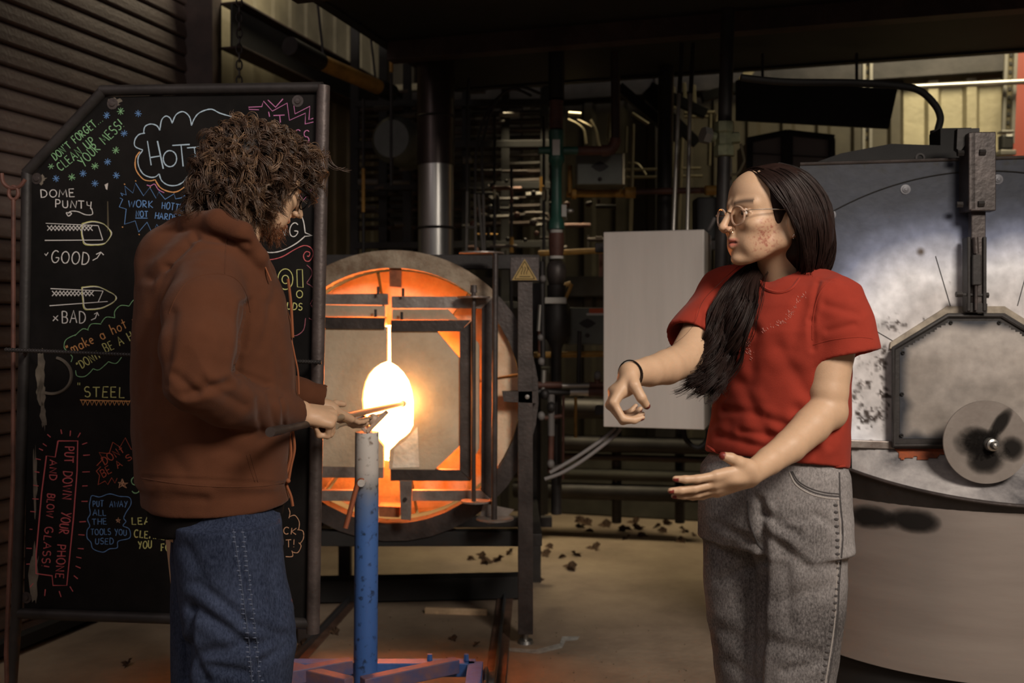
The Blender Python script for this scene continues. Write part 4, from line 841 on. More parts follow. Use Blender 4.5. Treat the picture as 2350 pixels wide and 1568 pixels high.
# manifold right of the frame
mf = thing('gas_manifold', 'gas manifold with copper and chrome fittings beside the leg of the round furnace', 'manifold')
for pts, r, m, nm in (([(1235, 884), (1290, 884)], .016, M_rustp, 'run'), ([(1290, 886), (1352, 885)], .013, M_lcond, 'chrome_coupling'), ([(1352, 884), (1392, 884)], .014, M_rustp, 'run'), ([(1235, 899), (1310, 902)], .014, M_dark, 'run'), ([(1308, 900), (1354, 900)], .018, M_galv, 'chrome_valve'), ([(1350, 900), (1392, 900)], .020, M_rustp, 'run'),
    ([(1265, 905), (1265, 1000)], .016, M_flex, 'drop'), ([(1265, 1000), (1263, 1085)], .014, M_rustp, 'drop'), ([(1321, 912), (1321, 1005)], .007, M_yel, 'handle'), ([(1370, 860), (1372, 884)], .014, M_rustp, 'stub'), ([(1248, 850), (1246, 900)], .012, M_lcond, 'fitting'), ([(1244, 600), (1246, 840)], .012, M_dark, 'drop'), ([(1250, 960), (1290, 955)], .010, M_rustp, 'stub'), ([(1260, 1080), (1290, 1070)], .012, M_lcond, 'stub'), ([(1240, 700), (1236, 760)], .010, M_lcond, 'fitting'), ([(1330, 760), (1328, 880)], .010, M_dark, 'drop'), ([(1293, 905), (1292, 1100)], .006, M_rustp, 'thin_line')):
    MB().tube([V(x, y, 4.6) for x, y in pts], r, 12).build(nm, m, mf, True)
for x, y, s in ((1242, 830, .016), (1240, 775, .014), (1250, 905, .022), (1265, 935, .022), (1372, 862, .018), (1246, 640, .015), (1242, 955, .018), (1264, 1065, .018)):
    MB().ball(V(x, y, 4.58), s, 2, (1, 1, 1.2)).build('fitting', M_flex if s < .02 else M_dark, mf, True)
pw = thing('wall_pipework', 'dark horizontal pipes low on the back wall right of the round furnace', 'pipework')
for y, r, m in ((1020, .05, M_dark), (1050, .02, M_rk[2]), (1090, .035, M_curb), (940, .06, M_dark), (1130, .05, M_dark)):
    MB().tube([V(1180, y-6, 6.1), V(1640, y+6, 5.85)], r, 12).build('run', m, pw, True)
for x in (1415, 1240, 1560): MB().tube([V(x, 1200, 6.0), V(x, 900, 6.0)], .03, 10).build('support', M_dark, pw, True)
pf = thing('burner_piping', 'small burner pipes and elbows between the mixer and the yellow pipes', 'piping')
rr = random.Random(11)
for i in range(30):
    x = rr.uniform(1060, 1380); y = rr.uniform(380, 575); L = rr.uniform(15, 70); r = rr.uniform(.005, .012); m = [M_dark, M_rustp, M_rk[0], M_rk[1], M_brown, M_yel][min(5, int(rr.random()*5.4))]; Yq = rr.uniform(5.25, 5.7)
    pts = [(x, y), (x+L, y)] if i % 3 else [(x, y), (x, y+L)]
    if i % 5 == 0: pts = cat([(x, y), (x+L*.6, y), (x+L*.8, y+8), (x+L*.8, y+L*.6)], 4)
    MB().tube([V(a, b, Yq) for a, b in pts], r, 8).build('pipe', m, pf, True)
for i in range(16):
    x = rr.uniform(1060, 1390); y = rr.uniform(400, 580); MB().ball(V(x, y, 5.3), rr.uniform(.010, .022), 2).build('elbow', rr.choice((M_dark, M_rk[1], M_brown, M_rustp)), pf, True)
# ================================================================ brushed steel electrical box
eb = thing('electrical_box', 'large brushed steel electrical box hanging between the furnace and the person in red', 'box')
cB = P(1385, 755, 4.05); uB = W(1, 0); vB = W(0, 1); wB = .405; dB = .30; z1, z0 = PZ(531, 4.02), PZ(982, 4.02)
cc = Vector((cB.x, cB.y, (z0+z1)/2))+uB*wB/2+vB*dB/2
MB().box(cc, (wB, dB, z1-z0), rz=-TH, bev=.004).build('body', M_ebox, eb)
MB().box(cc-vB*(dB/2+.006), (wB-.004, .012, z1-z0-.004), rz=-TH, bev=.003).build('door', M_ebox, eb)
for z_ in (z0+.04, z1-.04): MB().bar(cc+vB*(dB/2+.02)+Vector((0, 0, z_-cc.z))-uB*.3, cc+vB*(dB/2+.02)+Vector((0, 0, z_-cc.z))+uB*.3, .04, .04).build('mount_strut', M_dark, eb)
for s in (.26,): b_ = cc+vB*(dB/2+.06)+uB*s; MB().bar((b_.x, b_.y, .0), (b_.x, b_.y, 2.0), .04, .04, up=(0, 1, 0)).build('mount_post', M_dark, eb)
for pts, r, nm, m in (([(1425, 982), (1405, 1005), (1340, 1055), (1290, 1085), (1250, 1100)], .0085, 'flex_conduit', M_flex), ([(1412, 982), (1390, 1003), (1330, 1045), (1280, 1075), (1262, 1085)], .0085, 'flex_conduit', M_flex), ([(1568, 985), (1575, 1010), (1600, 1028), (1622, 1012), (1626, 985)], .011, 'black_loop', M_black)):
    MB().tube([P(x, y, 4.15) for x, y in cat(pts, 6)], r, 10).build(nm, m, eb, True)
jb = MB().box(V(1622, 505, 4.4)+Vector((0, 0, 0)), (.11, .12, .19), bev=.01).build('junction_box', M_black); tag(jb, 'small black box standing behind the top of the brushed steel box', 'box')
fc = MB()
pts = [V(x, y, 4.2) for x, y in cat([(1640, 500), (1633, 515), (1624, 530)], 8)]
fc.tube(pts, .008, 10); tag(fc.build('braided_hose', M_flex, None, True), 'short braided metal hose behind the glasses of the person in red', 'hose')
# ================================================================ drum furnace on the right
df = thing('drum_furnace', 'large steel drum furnace with a heat tinted front plate at the right edge', 'furnace')
dc = Vector((1.65, 3.66, 0)); RD = .66
M_drum = mat('drum_steel', (.33, .285, .26), .38, .55, 0, 1.5, .03, 60, col2=(.40, .35, .32), stretch=(1, 1, 7))
MB().lathe([(RD, .195), (RD, .745), (RD-.1, .745)], dc, (0, 0, 1), 96).build('drum_body', M_drum, df, True)
MB().lathe([(RD-.05, .02), (RD-.03, .02), (RD-.03, .20), (RD-.10, .20)], dc, (0, 0, 1), 64).build('skirt', M_black, df, True)
# heat tinted plate material: blue black rim to pale scale near the door, plus soot
def heat_mat():
    m = bpy.data.materials.new('heat_tint'); m.use_nodes = True; nt = m.node_tree; b = nt.nodes['Principled BSDF']; L = nt.links.new
    at = nt.nodes.new('ShaderNodeAttribute'); at.attribute_name = 'tint'
    tc = nt.nodes.new('ShaderNodeTexCoord'); n = nt.nodes.new('ShaderNodeTexNoise'); n.inputs['Scale'].default_value = 26; n.inputs['Detail'].default_value = 10; L(tc.outputs['Object'], n.inputs['Vector'])
    r = nt.nodes.new('ShaderNodeValToRGB'); r.color_ramp.elements[0].position = .3; r.color_ramp.elements[1].position = .7; r.color_ramp.elements[0].color = (.78, .78, .78, 1); r.color_ramp.elements[1].color = (1.1, 1.1, 1.1, 1); L(n.outputs['Fac'], r.inputs['Fac'])
    mx = nt.nodes.new('ShaderNodeMix'); mx.data_type = 'RGBA'; mx.blend_type = 'MULTIPLY'; mx.inputs[0].default_value = 1; L(at.outputs['Color'], mx.inputs[6]); L(r.outputs['Color'], mx.inputs[7]); L(mx.outputs[2], b.inputs['Base Color'])
    b.inputs['Roughness'].default_value = .55; b.inputs['Metallic'].default_value = .0; b.inputs['Specular IOR Level'].default_value = .35
    bp = nt.nodes.new('ShaderNodeBump'); bp.inputs['Strength'].default_value = .15; bp.inputs['Distance'].default_value = .01; L(n.outputs['Fac'], bp.inputs['Height']); L(bp.outputs['Normal'], b.inputs['Normal'])
    return m
M_heat = heat_mat()
pa = Vector((PX(1840, 3.26), 3.26, 0)); pdir = Vector((1, -.10, 0)).normalized(); pn = Vector((pdir.y, -pdir.x, 0))
def FPt(px, py, off=0.):
    d = P(px, py, 1.)-CAMP; t = (pa+pn*off-CAMP).dot(pn)/d.dot(pn); return CAMP+d*t
def grid_plate(nm, poly_test, x0, x1, y0, y1, step, colf, off=0., th=.01):
    xs = np.arange(x0, x1+1, step, dtype=float); ys = np.arange(y0, y1+1, step, dtype=float); X, Y = np.meshgrid(xs, ys); nx = len(xs)
    pts = np.array([tuple(FPt(x, y, off)) for x, y in zip(X.ravel(), Y.ravel())]); cols = colf(X.ravel(), Y.ravel())
    I, J = np.meshgrid(np.arange(nx-1), np.arange(len(ys)-1)); I = I.ravel(); J = J.ravel(); m = np.array([poly_test(xs[i]+step/2, ys[j]+step/2) for i, j in zip(I, J)]); I, J = I[m], J[m]
    Q = np.stack([J*nx+I, (J+1)*nx+I, (J+1)*nx+I+1, J*nx+I+1], 1)
    me = npmesh(nm, [(pts, Q, cols)]); return link(nm, me, M_heat, df, True)
def NZ(x, y, s, sd=0): return vn(np.stack([x/s, y/s, np.full_like(x, sd)], 1))
def mixc(a, b, t): t = np.clip(t, 0, 1)[:, None]; return a*(1-t)+np.array(b)*t
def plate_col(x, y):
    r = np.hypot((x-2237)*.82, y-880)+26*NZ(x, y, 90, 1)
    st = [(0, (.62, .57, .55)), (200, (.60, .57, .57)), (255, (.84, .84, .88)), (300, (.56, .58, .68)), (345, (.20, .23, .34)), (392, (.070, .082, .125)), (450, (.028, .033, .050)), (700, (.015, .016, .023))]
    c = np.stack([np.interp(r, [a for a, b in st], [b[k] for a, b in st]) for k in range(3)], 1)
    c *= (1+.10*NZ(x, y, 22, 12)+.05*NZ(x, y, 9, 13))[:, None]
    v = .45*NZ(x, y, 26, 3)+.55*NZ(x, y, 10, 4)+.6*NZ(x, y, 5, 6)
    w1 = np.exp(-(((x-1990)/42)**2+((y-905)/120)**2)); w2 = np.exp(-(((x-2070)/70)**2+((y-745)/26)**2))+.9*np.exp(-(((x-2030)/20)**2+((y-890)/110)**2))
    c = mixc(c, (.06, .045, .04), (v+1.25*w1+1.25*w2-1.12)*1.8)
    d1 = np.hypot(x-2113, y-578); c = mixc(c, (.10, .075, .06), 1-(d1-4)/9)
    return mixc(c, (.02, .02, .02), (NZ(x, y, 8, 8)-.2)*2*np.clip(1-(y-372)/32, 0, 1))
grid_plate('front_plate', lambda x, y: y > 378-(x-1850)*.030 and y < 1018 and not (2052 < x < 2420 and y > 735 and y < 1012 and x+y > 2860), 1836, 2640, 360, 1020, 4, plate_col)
# thickness behind the plate and the body of the upper housing
bx0 = FPt(1836, 378, -.015); 
q = MB(); q.poly([FPt(1836, 378, -.006), FPt(1836, 1020, -.006), FPt(2700, 1020, -.006), FPt(2700, 352, -.006)], -pn*.25); q.build('housing', M_dark, df)
q = MB(); q.tube([FPt(1836, 377, 0), FPt(2700, 351, 0)], .006, 8); q.build('top_edge', M_steelb, df, True)
# raised outer ring seam
q = MB(); cxr, cyr, rr_ = 2270, 1130, 738
pts = [FPt(cxr+rr_*math.cos(a_), cyr+rr_*math.sin(a_), .002) for a_ in np.linspace(math.radians(239), math.radians(292), 40)]
q.tube(pts, .0022, 6); q.build('ring_seam', M_black, df, True)
M_wash = mat('washer_steel', (.13, .13, .145), .5, .3)
for x_, y_ in ((1907, 493), (2078, 435), (2290, 412), (1998, 1021)):
    c_ = FPt(x_, y_, .001); MB().lathe([(0, .007), (.004, .007), (.0045, .005), (.010, .004), (.0105, .002), (.016, .0015), (.0165, 0)], c_, pn, 24).build('washer_bolt', M_wash if x_ != 1998 else M_barlt, df, True)
for a_, b_ in (((2147, 588), (2181, 702)), ((2005, 757), (2048, 782)), ((2352, 640), (2335, 702)), ((2392, 700), (2460, 640))): q = MB(); q.tube([FPt(*a_, .001), FPt(*b_, .001)], .0013, 6); q.build('plate_seam', M_black, df)
# fibre edge round the door
def offp(pts, c, s): return [(c[0]+(x-c[0])*s[0], c[1]+(y-c[1])*s[1]) for x, y in pts]
DOOR = [(2046, 797), (2174, 719), (2300, 719), (2428, 797), (2428, 1023), (2046, 1027)]
MB().poly([FPt(x, y, .0) for x, y in [(2040, 800), (2042, 786), (2172, 703), (2302, 703), (2434, 786), (2436, 800)]], pn*.012).build('gasket', mat('gasket_board', (.34, .29, .23), .9, 0, .3, 20), df)
dn = MB().poly([FPt(x, y, .028) for x, y in DOOR], pn*.02); door = dn.build('door', M_dark, df)
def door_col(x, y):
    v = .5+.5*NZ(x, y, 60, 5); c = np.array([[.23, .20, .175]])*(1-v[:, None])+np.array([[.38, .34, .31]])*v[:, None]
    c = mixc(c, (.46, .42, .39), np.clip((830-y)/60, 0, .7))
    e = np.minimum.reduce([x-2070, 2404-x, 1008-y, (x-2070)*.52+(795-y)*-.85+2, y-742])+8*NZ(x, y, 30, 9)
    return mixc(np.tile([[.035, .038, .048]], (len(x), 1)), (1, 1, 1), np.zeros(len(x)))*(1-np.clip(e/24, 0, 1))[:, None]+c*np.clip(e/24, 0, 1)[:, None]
DI = [(2066, 806), (2180, 738), (2294, 738), (2408, 806), (2408, 985), (2385, 1004), (2066, 1006)]
def inpoly(P_, x, y):
    s = False; j = len(P_)-1
    for i in range(len(P_)):
        if (P_[i][1] > y) != (P_[j][1] > y) and x < (P_[j][0]-P_[i][0])*(y-P_[i][1])/(P_[j][1]-P_[i][1])+P_[i][0]: s = not s
        j = i
    return s
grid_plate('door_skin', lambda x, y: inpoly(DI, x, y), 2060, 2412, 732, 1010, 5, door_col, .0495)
q = MB(); DD = offp(DOOR, (2237, 900), (.975, .965)); q.tube([FPt(x, y, .050) for x, y in DD], .007, 8, closed=True); q.build('door_rim', M_dark, df, True)
for x_, y_ in ((2072, 810), (2070, 905), (2069, 1000), (2182, 741), (2293, 741)): MB().lathe([(.002, .003), (.004, .004), (.006, .002), (.0065, 0)], FPt(x_, y_, .052), pn, 12).build('rivet', M_black, df, True)
# disc peephole cover
sd = Vector((pn.x*.9, pn.y, .0)).normalized(); dcn = FPt(2262, 1015, .175)
MB().lathe([(0, .004), (.126, .004), (.127, 0), (0, 0)], dcn, sd, 64).build('peephole_disc', mat('disc_steel', (.21, .18, .16), .45, .4, 0, 6, .05, 60, col2=(.30, .265, .24)), df)
q = MB(); fx = Vector((-sd.y, sd.x, 0)).normalized(); 
if fx.x < 0: fx = -fx
MB().lathe([(.0, .05), (.008, .048), (.012, .038), (.012, .03), (.018, .028), (.018, .022), (.014, .02), (.018, .016), (.021, .008), (.021, .004), (0, .004)], dcn+fx*.012+Vector((0, 0, -.006)), sd, 20).build('pivot_bolt', M_galv, df, True)
MB().tube([dcn, dcn-sd*.15], .012, 12).build('pivot_stem', M_dark, df)
# sill, ledge and curved lip
M_sill = mat('sill_scale', (.07, .066, .072), .6, .1, 0, 4.5, .15, 50, col2=(.50, .47, .46), detail=9); M_orange = mat('orange_sill', (.32, .075, .02), .85, 0, 0, 20, .2, 60, col2=(.14, .05, .03))
zl = .795
q = MB(); n = 60; A = []; B = []; LP = []
RL = RD+.03
for i in range(n+1):
    a_ = math.radians(178+184*i/n); po = dc+Vector((math.cos(a_)*RL, math.sin(a_)*RL, 0)); po.z = .747+.27*(po.y-2.97); LP.append(po)
    if po.y > pa.y+(po.x-pa.x)*pdir.y/pdir.x-.005: continue
    A.append(q.bm.verts.new(po)); t_ = (po.x-pa.x)/pdir.x; pi_ = pa+pdir*t_; B.append(q.bm.verts.new(Vector((po.x, pi_.y-.002, .905))))
for i in range(len(A)-1): q.bm.faces.new((A[i], A[i+1], B[i+1], B[i]))
ap_ = q.build('sloping_apron', M_sill, df, True); bA = BVHTree.FromPolygons([v.co.copy() for v in ap_.data.vertices], [list(p.vertices) for p in ap_.data.polygons])
V_, Q_ = {}, []
for i_ in range(34):
    for j_ in range(10):
        x_, y_ = 2046+i_*4.2, 1024+j_*4.0
        if ((x_-2112)/66)**2+((y_-1038)/16)**2+.8*float(NZ(np.array([x_]), np.array([y_]), 11, 2)[0]) < 1.0: Q_.append((i_, j_))
q = MB()
for i_, j_ in Q_:
    hs = [hit(bA, 2046+(i_+a)*4.2, 1024+(j_+b)*4.0, -.0015) for a, b in ((0, 0), (1, 0), (1, 1), (0, 1))]
    hs = [None if h is None else (h if h.y < 9 else h) for h in hs]
    if all(h is not None for h in hs): q.bm.faces.new([q.bm.verts.new(h+(CAMP-h).normalized()*.003) for h in hs])
q.build('orange_rust_dust', mat('orange_rust', (.34, .075, .02), .9, 0, 0, 20, .2, 60, col2=(.14, .05, .03)), df)
q = MB(); q.tube(LP, .006, 8); q.build('lip_edge', M_steelb, df, True)
q = MB(); A = [q.bm.verts.new(p) for p in LP]; B = [q.bm.verts.new(Vector((dc.x+(p.x-dc.x)*.955, dc.y+(p.y-dc.y)*.955, .72))) for p in LP]
for i in range(n): q.bm.faces.new((A[i], A[i+1], B[i+1], B[i]))
q.build('lip_underside', M_dark, df, True)
MB().bar(FPt(1836, 1014, .012), FPt(2175, 1026, .012), .022, .024).build('sill_angle', M_barlt, df)
MB().poly([FPt(x, y, .02) for x, y in ((2052, 1030), (2180, 1030), (2180, 1056), (2120, 1058), (2070, 1050))], pn*.008).build('rusty_sill', M_orange, df)
# soot stains: soft edged flat patches on the drum and the disc
def soot_mat():
    m = bpy.data.materials.new('soot'); m.use_nodes = True; nt = m.node_tree; b = nt.nodes['Principled BSDF']; L = nt.links.new
    b.inputs['Base Color'].default_value = (.014, .012, .011, 1); b.inputs['Roughness'].default_value = .85; b.inputs['Specular IOR Level'].default_value = .1
    tc = nt.nodes.new('ShaderNodeTexCoord'); at = nt.nodes.new('ShaderNodeAttribute'); at.attribute_name = 'tint'; n = nt.nodes.new('ShaderNodeTexNoise'); n.inputs['Scale'].default_value = 14; n.inputs['Detail'].default_value = 6; L(tc.outputs['Object'], n.inputs['Vector'])
    a = nt.nodes.new('ShaderNodeMath'); a.operation = 'MULTIPLY_ADD'; L(n.outputs['Fac'], a.inputs[0]); a.inputs[1].default_value = 1.1; a.inputs[2].default_value = -.75
    c = nt.nodes.new('ShaderNodeMath'); c.operation = 'MULTIPLY_ADD'; L(at.outputs['Fac'], c.inputs[0]); c.inputs[1].default_value = 2.0; L(a.outputs[0], c.inputs[2])
    d = nt.nodes.new('ShaderNodeMath'); d.operation = 'MULTIPLY'; d.use_clamp = True; L(c.outputs[0], d.inputs[0]); e = nt.nodes.new('ShaderNodeMath'); e.operation = 'MULTIPLY'; e.use_clamp = True; L(at.outputs['Fac'], e.inputs[0]); e.inputs[1].default_value = 4; L(e.outputs[0], d.inputs[1]); L(d.outputs[0], b.inputs['Alpha']); return m
M_soot = soot_mat()
def stain(surf, c, rx, ry, rot=0):
    V_, C2, Q = [], [], []; N = 36; rings = [0.001, .25, .5, .75, 1]
    for r in rings:
        for k in range(N):
            a_ = k*2*math.pi/N; x, y = rx*r*math.cos(a_), ry*r*math.sin(a_); V_.append(tuple(surf(c[0]+x*math.cos(rot)-y*math.sin(rot), c[1]+x*math.sin(rot)+y*math.cos(rot)))); C2.append((1-r,)*3)
    for i in range(4):
        for k in range(N): Q.append((i*N+k, i*N+(k+1) % N, (i+1)*N+(k+1) % N, (i+1)*N+k))
    return link('soot_stain', npmesh('soot_stain', [(np.array(V_), np.array(Q), np.array(C2))]), M_soot, df)
onD = lambda t, z: Vector((dc.x+math.cos(t)*(RD+.0012), dc.y+math.sin(t)*(RD+.0012), z))
stain(onD, (math.radians(222), .672), .16, .050); stain(onD, (math.radians(234), .678), .16, .052)
onDisc = lambda x, y: dcn+sd*.0046+fx*x+Vector((0, 0, y))
stain(onDisc, (-.035, .0), .080, .060); stain(onDisc, (.0, -.050), .075, .060); stain(onDisc, (.075, -.02), .050, .050); stain(onDisc, (.040, .055), .026, .070, -.6); stain(onDisc, (-.01, .0), .07, .05)
# door lift: bracket, arm, turnbuckle
dl = thing('door_lift_arm', 'dark steel bracket and arm that lifts the furnace door, right edge', 'arm')
def fb(px0, py0, px1, py1, off, th, nm, m=M_steelb):
    a, b = FPt((px0+px1)/2, py0, off), FPt((px0+px1)/2, py1, off); w_ = (px1-px0)*a.y/FPX
    return MB().bar(a, b, w_, th, up=tuple(pn), bev=.003).build(nm, m, dl)
fb(2222, 306, 2278, 486, .075, .05, 'channel'); fb(2212, 310, 2228, 486, .055, .09, 'channel_flange'); fb(2226, 486, 2258, 708, .055, .03, 'arm'); fb(2214, 545, 2222, 715, .055, .05, 'arm_flange', M_dark); fb(2250, 545, 2258, 715, .055, .05, 'arm_flange', M_dark)
MB().tube([FPt(2238, 545, .085), FPt(2240, 582, .085)], .009, 10).build('clevis', M_steelb, dl, True); fb(2230, 585, 2250, 655, .085, .02, 'turnbuckle', M_dark); MB().tube([FPt(2240, 655, .085), FPt(2240, 712, .085)], .005, 8).build('lift_rod', M_steelb, dl, True)
for x_, y_ in ((2255, 350), (2205, 352), (2252, 468), (2203, 470), (2202, 676), (2262, 678)): MB().tube([FPt(x_-8, y_, .10 if x_ > 2240 and y_ < 500 else .07), FPt(x_+6, y_, .10 if x_ > 2240 and y_ < 500 else .07)], .010, 6).build('bolt', M_dark, dl)
MB().bar(FPt(2194, 676, .07), FPt(2268, 678, .07), .008, .008).build('pin', M_dark, dl)
MB().bar(FPt(2214, 706, .06), FPt(2262, 708, .06), .03, .03).build('foot', M_dark, dl)
MB().poly([FPt(x, y, .04) for x, y in ((2190, 300), (2240, 298), (2240, 322), (2212, 330), (2196, 352), (2188, 345))], pn*.03).build('top_gusset', M_dark, dl)
# lid parts behind the plate
ld = thing('furnace_lid', 'black sloping lid behind the top of the drum furnace', 'lid')
MB().poly([FPt(x, y, -.12) for x, y in ((1868, 374), (1930, 352), (2045, 330), (2170, 334), (2215, 345), (2215, 366))], -pn*.4).build('cover', M_black, ld)
MB().box(FPt(2180, 325, -.2), (.10, .12, .07), rz=-.1).build('junction', M_black, ld)
MB().lathe([(0, -.01), (.014, -.01), (.016, 0), (.010, 0)], FPt(2112, 362, -.115), pn, 16).build('knob', M_dark, ld, True)
# hose, dark baffle, framed panels, wall strut
Yh = 3.62
pipe_thing('black_hose', 'black hose curving down to the furnace lid at upper right', [('hose', M_black, [P(x, y, Yh) for x, y in cat([(1700, 178), (1800, 188), (1960, 190), (2060, 197), (2110, 208), (2145, 240), (2158, 270), (2152, 300), (2148, 330)], 6)], .013), ('hose_clamp', M_dark, [P(2150, 300, Yh), P(2150, 310, Yh)], .024)], 'hose')
bf = thing('dark_baffle', 'large flat black baffle plate hanging behind the person in red', 'plate')
MB().poly([P(x, y, 4.75) for x, y in ((1690, 184), (2060, 204), (2040, 295), (1690, 276))], (0, .02, 0)).build('sheet', M_black, bf)
for x_ in (1750, 1966): MB().bar(P(x_, 204, 4.78), P(x_, 122, 4.78), .012, .012).build('hanger', M_dark, bf)
fw = thing('framed_cabinet', 'grey cabinet with black corner frames behind the head of the person in red', 'cabinet')
YC = 5.0
MB().poly([P(x, y, YC) for x, y in ((1722, 322), (1800, 305), (1910, 318), (1910, 560), (1722, 560))], (0, .3, 0)).build('panel', mat('cabinet_grey', (.17, .145, .135), .6, 0, .15, 4), fw)
for a_, b_ in (((1720, 322), (1720, 560)), ((1806, 306), (1806, 560)), ((1909, 318), (1909, 380))): MB().bar(P(*a_, YC-.01), P(*b_, YC-.01), .03 if a_[0] != 1806 else .055, .02, up=(0, 1, 0)).build('upright', M_black, fw)
for a_, b_ in (((1715, 322), (1806, 304)), ((1806, 304), (1914, 316))): MB().bar(P(*a_, YC-.012), P(*b_, YC-.012), .028, .02, up=(0, 1, 0)).build('top_bar', M_black, fw)
MB().tube([P(1726, 352, YC-.01), P(1905, 362, YC-.01)], .003, 6).build('seam', M_dark, fw)
for i, (xa, ya, xb, yb_, lb) in enumerate(((2322, 128, 2312, 330, 'slotted steel strut on the back wall at the right edge'), (1990, 148, 1988, 345, 'slotted steel strut on the back wall behind the black baffle'))):
    su = thing('slotted_strut', lb, 'strut'); Yw = 5.6 if i == 0 else 5.75
    for dx in (-11, 11) if i == 0 else (-7, 9): MB().bar(P(xa+dx, ya-60, Yw), P(xb+dx, yb_, Yw), .018, .02, up=(0, 1, 0)).build('rail', M_lcond, su)
    MB().bar(P(xa, ya-60, Yw+.02), P(xb, yb_, Yw+.02), .055, .008, up=(0, 1, 0)).build('web', M_conduit, su)
    for k in range(12): MB().box(P(xa+(xb-xa)*k/12, ya-40+(yb_-ya+30)*k/12, Yw+.014), (.016, .006, .022), bev=.002).build('slot', M_black, su)
pipe_thing('wall_conduit', 'pale conduit crossing the back wall at the right edge', [('conduit', M_lcond, [P(2085, 200, 5.66), P(2420, 184, 5.5)], .015)])
vb = thing('wall_valve', 'small pale and black valve under the strut at the right edge', 'valve')
MB().box(P(2308, 352, 5.45), (.085, .07, .03), bev=.006).build('base', M_lcond, vb); MB().box(P(2308, 328, 5.45), (.065, .06, .085), bev=.012).build('body', M_black, vb); MB().box(P(2310, 313, 5.45)+Vector((0, -.031, 0)), (.032, .004, .012)).build('label_plate', M_labw, vb); MB().box(P(2308, 312, 5.45)+Vector((0, 0, .02)), (.07, .06, .014), bev=.004).build('cap', M_lcond, vb)
# ================================================================ people
M_skin = mat('skin', (.98, .98, .98), .48, 0, .05, 60, .06, 350, sss=.12, attr='tint', spec=.35)
M_tee = mat('red_cotton', (.235, .026, .014), .92, 0, .10, 9, .25, 900, sheen=.05, spec=.2)
M_hood = mat('brown_fleece', (.080, .029, .014), .95, 0, .10, 7, .3, 800, sheen=.05, spec=.15)
M_blackc = mat('black_cotton', (.006, .005, .005), .95, spec=.1)
M_hairw = mat('dark_brown_hair', (.015, .0075, .006), .48, 0, .3, 30, spec=.18)
M_hairm = mat('curly_brown_hair', (.058, .031, .018), .42, 0, .4, 30, spec=.4)
M_hairm2 = mat('curly_brown_hair_light', (.15, .088, .050), .40, 0, .3, 30, spec=.4)
M_beard = mat('beard_hair', (.16, .055, .02), .5)
M_lensfr = mat('clear_frame', (.75, .55, .42), .15, 0, trans=.6, ior=1.4)
M_gold = mat('gold_wire', (.8, .62, .38), .2, 1.0)
M_silver = mat('silver_wire', (.85, .82, .78), .2, 1.0)
M_eye = mat('eye_white', (.62, .55, .50), .2); M_iris = mat('iris', (.03, .017, .01), .1)
M_shoe = mat('shoe_leather', (.02, .018, .017), .5)
def denim(name, c1, c2, streak, sc):
    m = bpy.data.materials.new(name); m.use_nodes = True; nt = m.node_tree; b = nt.nodes['Principled BSDF']; L = nt.links.new
    tc = nt.nodes.new('ShaderNodeTexCoord'); mp = nt.nodes.new('ShaderNodeMapping'); mp.inputs['Scale'].default_value = streak; L(tc.outputs['Object'], mp.inputs['Vector'])
    n = nt.nodes.new('ShaderNodeTexNoise'); n.inputs['Scale'].default_value = sc; n.inputs['Detail'].default_value = 8; n.inputs['Roughness'].default_value = .75; L(mp.outputs['Vector'], n.inputs['Vector'])
    n2 = nt.nodes.new('ShaderNodeTexNoise'); n2.inputs['Scale'].default_value = 5; n2.inputs['Detail'].default_value = 3; L(tc.outputs['Object'], n2.inputs['Vector'])
    md = nt.nodes.new('ShaderNodeMath'); md.operation = 'MULTIPLY_ADD'; L(n2.outputs['Fac'], md.inputs[0]); md.inputs[1].default_value = .45
    m3 = nt.nodes.new('ShaderNodeMath'); m3.operation = 'MULTIPLY'; L(n.outputs['Fac'], m3.inputs[0]); m3.inputs[1].default_value = .8; L(m3.outputs[0], md.inputs[2])
    r = nt.nodes.new('ShaderNodeValToRGB'); r.color_ramp.elements[0].position = .48; r.color_ramp.elements[1].position = .80; r.color_ramp.elements[0].color = (*c1, 1); r.color_ramp.elements[1].color = (*c2, 1); L(md.outputs[0], r.inputs['Fac'])
    a = nt.nodes.new('ShaderNodeAttribute'); a.attribute_name = 'tint'; mx = nt.nodes.new('ShaderNodeMix'); mx.data_type = 'RGBA'; mx.blend_type = 'MULTIPLY'; mx.inputs[0].default_value = 1
    L(r.outputs['Color'], mx.inputs[6]); L(a.outputs['Color'], mx.inputs[7]); L(mx.outputs[2], b.inputs['Base Color'])
    b.inputs['Roughness'].default_value = .95; b.inputs['Specular IOR Level'].default_value = .15
    bp = nt.nodes.new('ShaderNodeBump'); bp.inputs['Strength'].default_value = .35; bp.inputs['Distance'].default_value = .004; L(n.outputs['Fac'], bp.inputs['Height']); L(bp.outputs['Normal'], b.inputs['Normal'])
    return m
M_jg = denim('grey_denim', (.050, .045, .045), (.27, .25, .245), (1, 1, .55), 260)
M_jb = denim('blue_denim', (.008, .012, .026), (.048, .062, .108), (1, 1, .35), 260)
def A3(px, py, Y): return np.array(P(px, py, Y))
def proj(pts): return CX+pts[:, 0]*FPX/pts[:, 1], HY-(pts[:, 2]-H)*FPX/pts[:, 1]
def folds(pts, Q, segs):
    """creases: (x0, y0, x1, y1, width px, depth m)"""
    N = normals(pts, Q); x, y = proj(pts); vw = pts-np.array([0, 0, H]); face = (N*vw).sum(1) < 0.05
    P2 = np.stack([x, y], 1); d = np.zeros(len(pts))
    for x0, y0, x1, y1, wd, am in segs:
        dd = segd(P2, (x0, y0), (x1, y1)); t = dd/wd; d += am*np.exp(-t*t)-am*.22*np.exp(-((t-2.0)/1.0)**2)
    return pts+N*(d*face)[:, None]
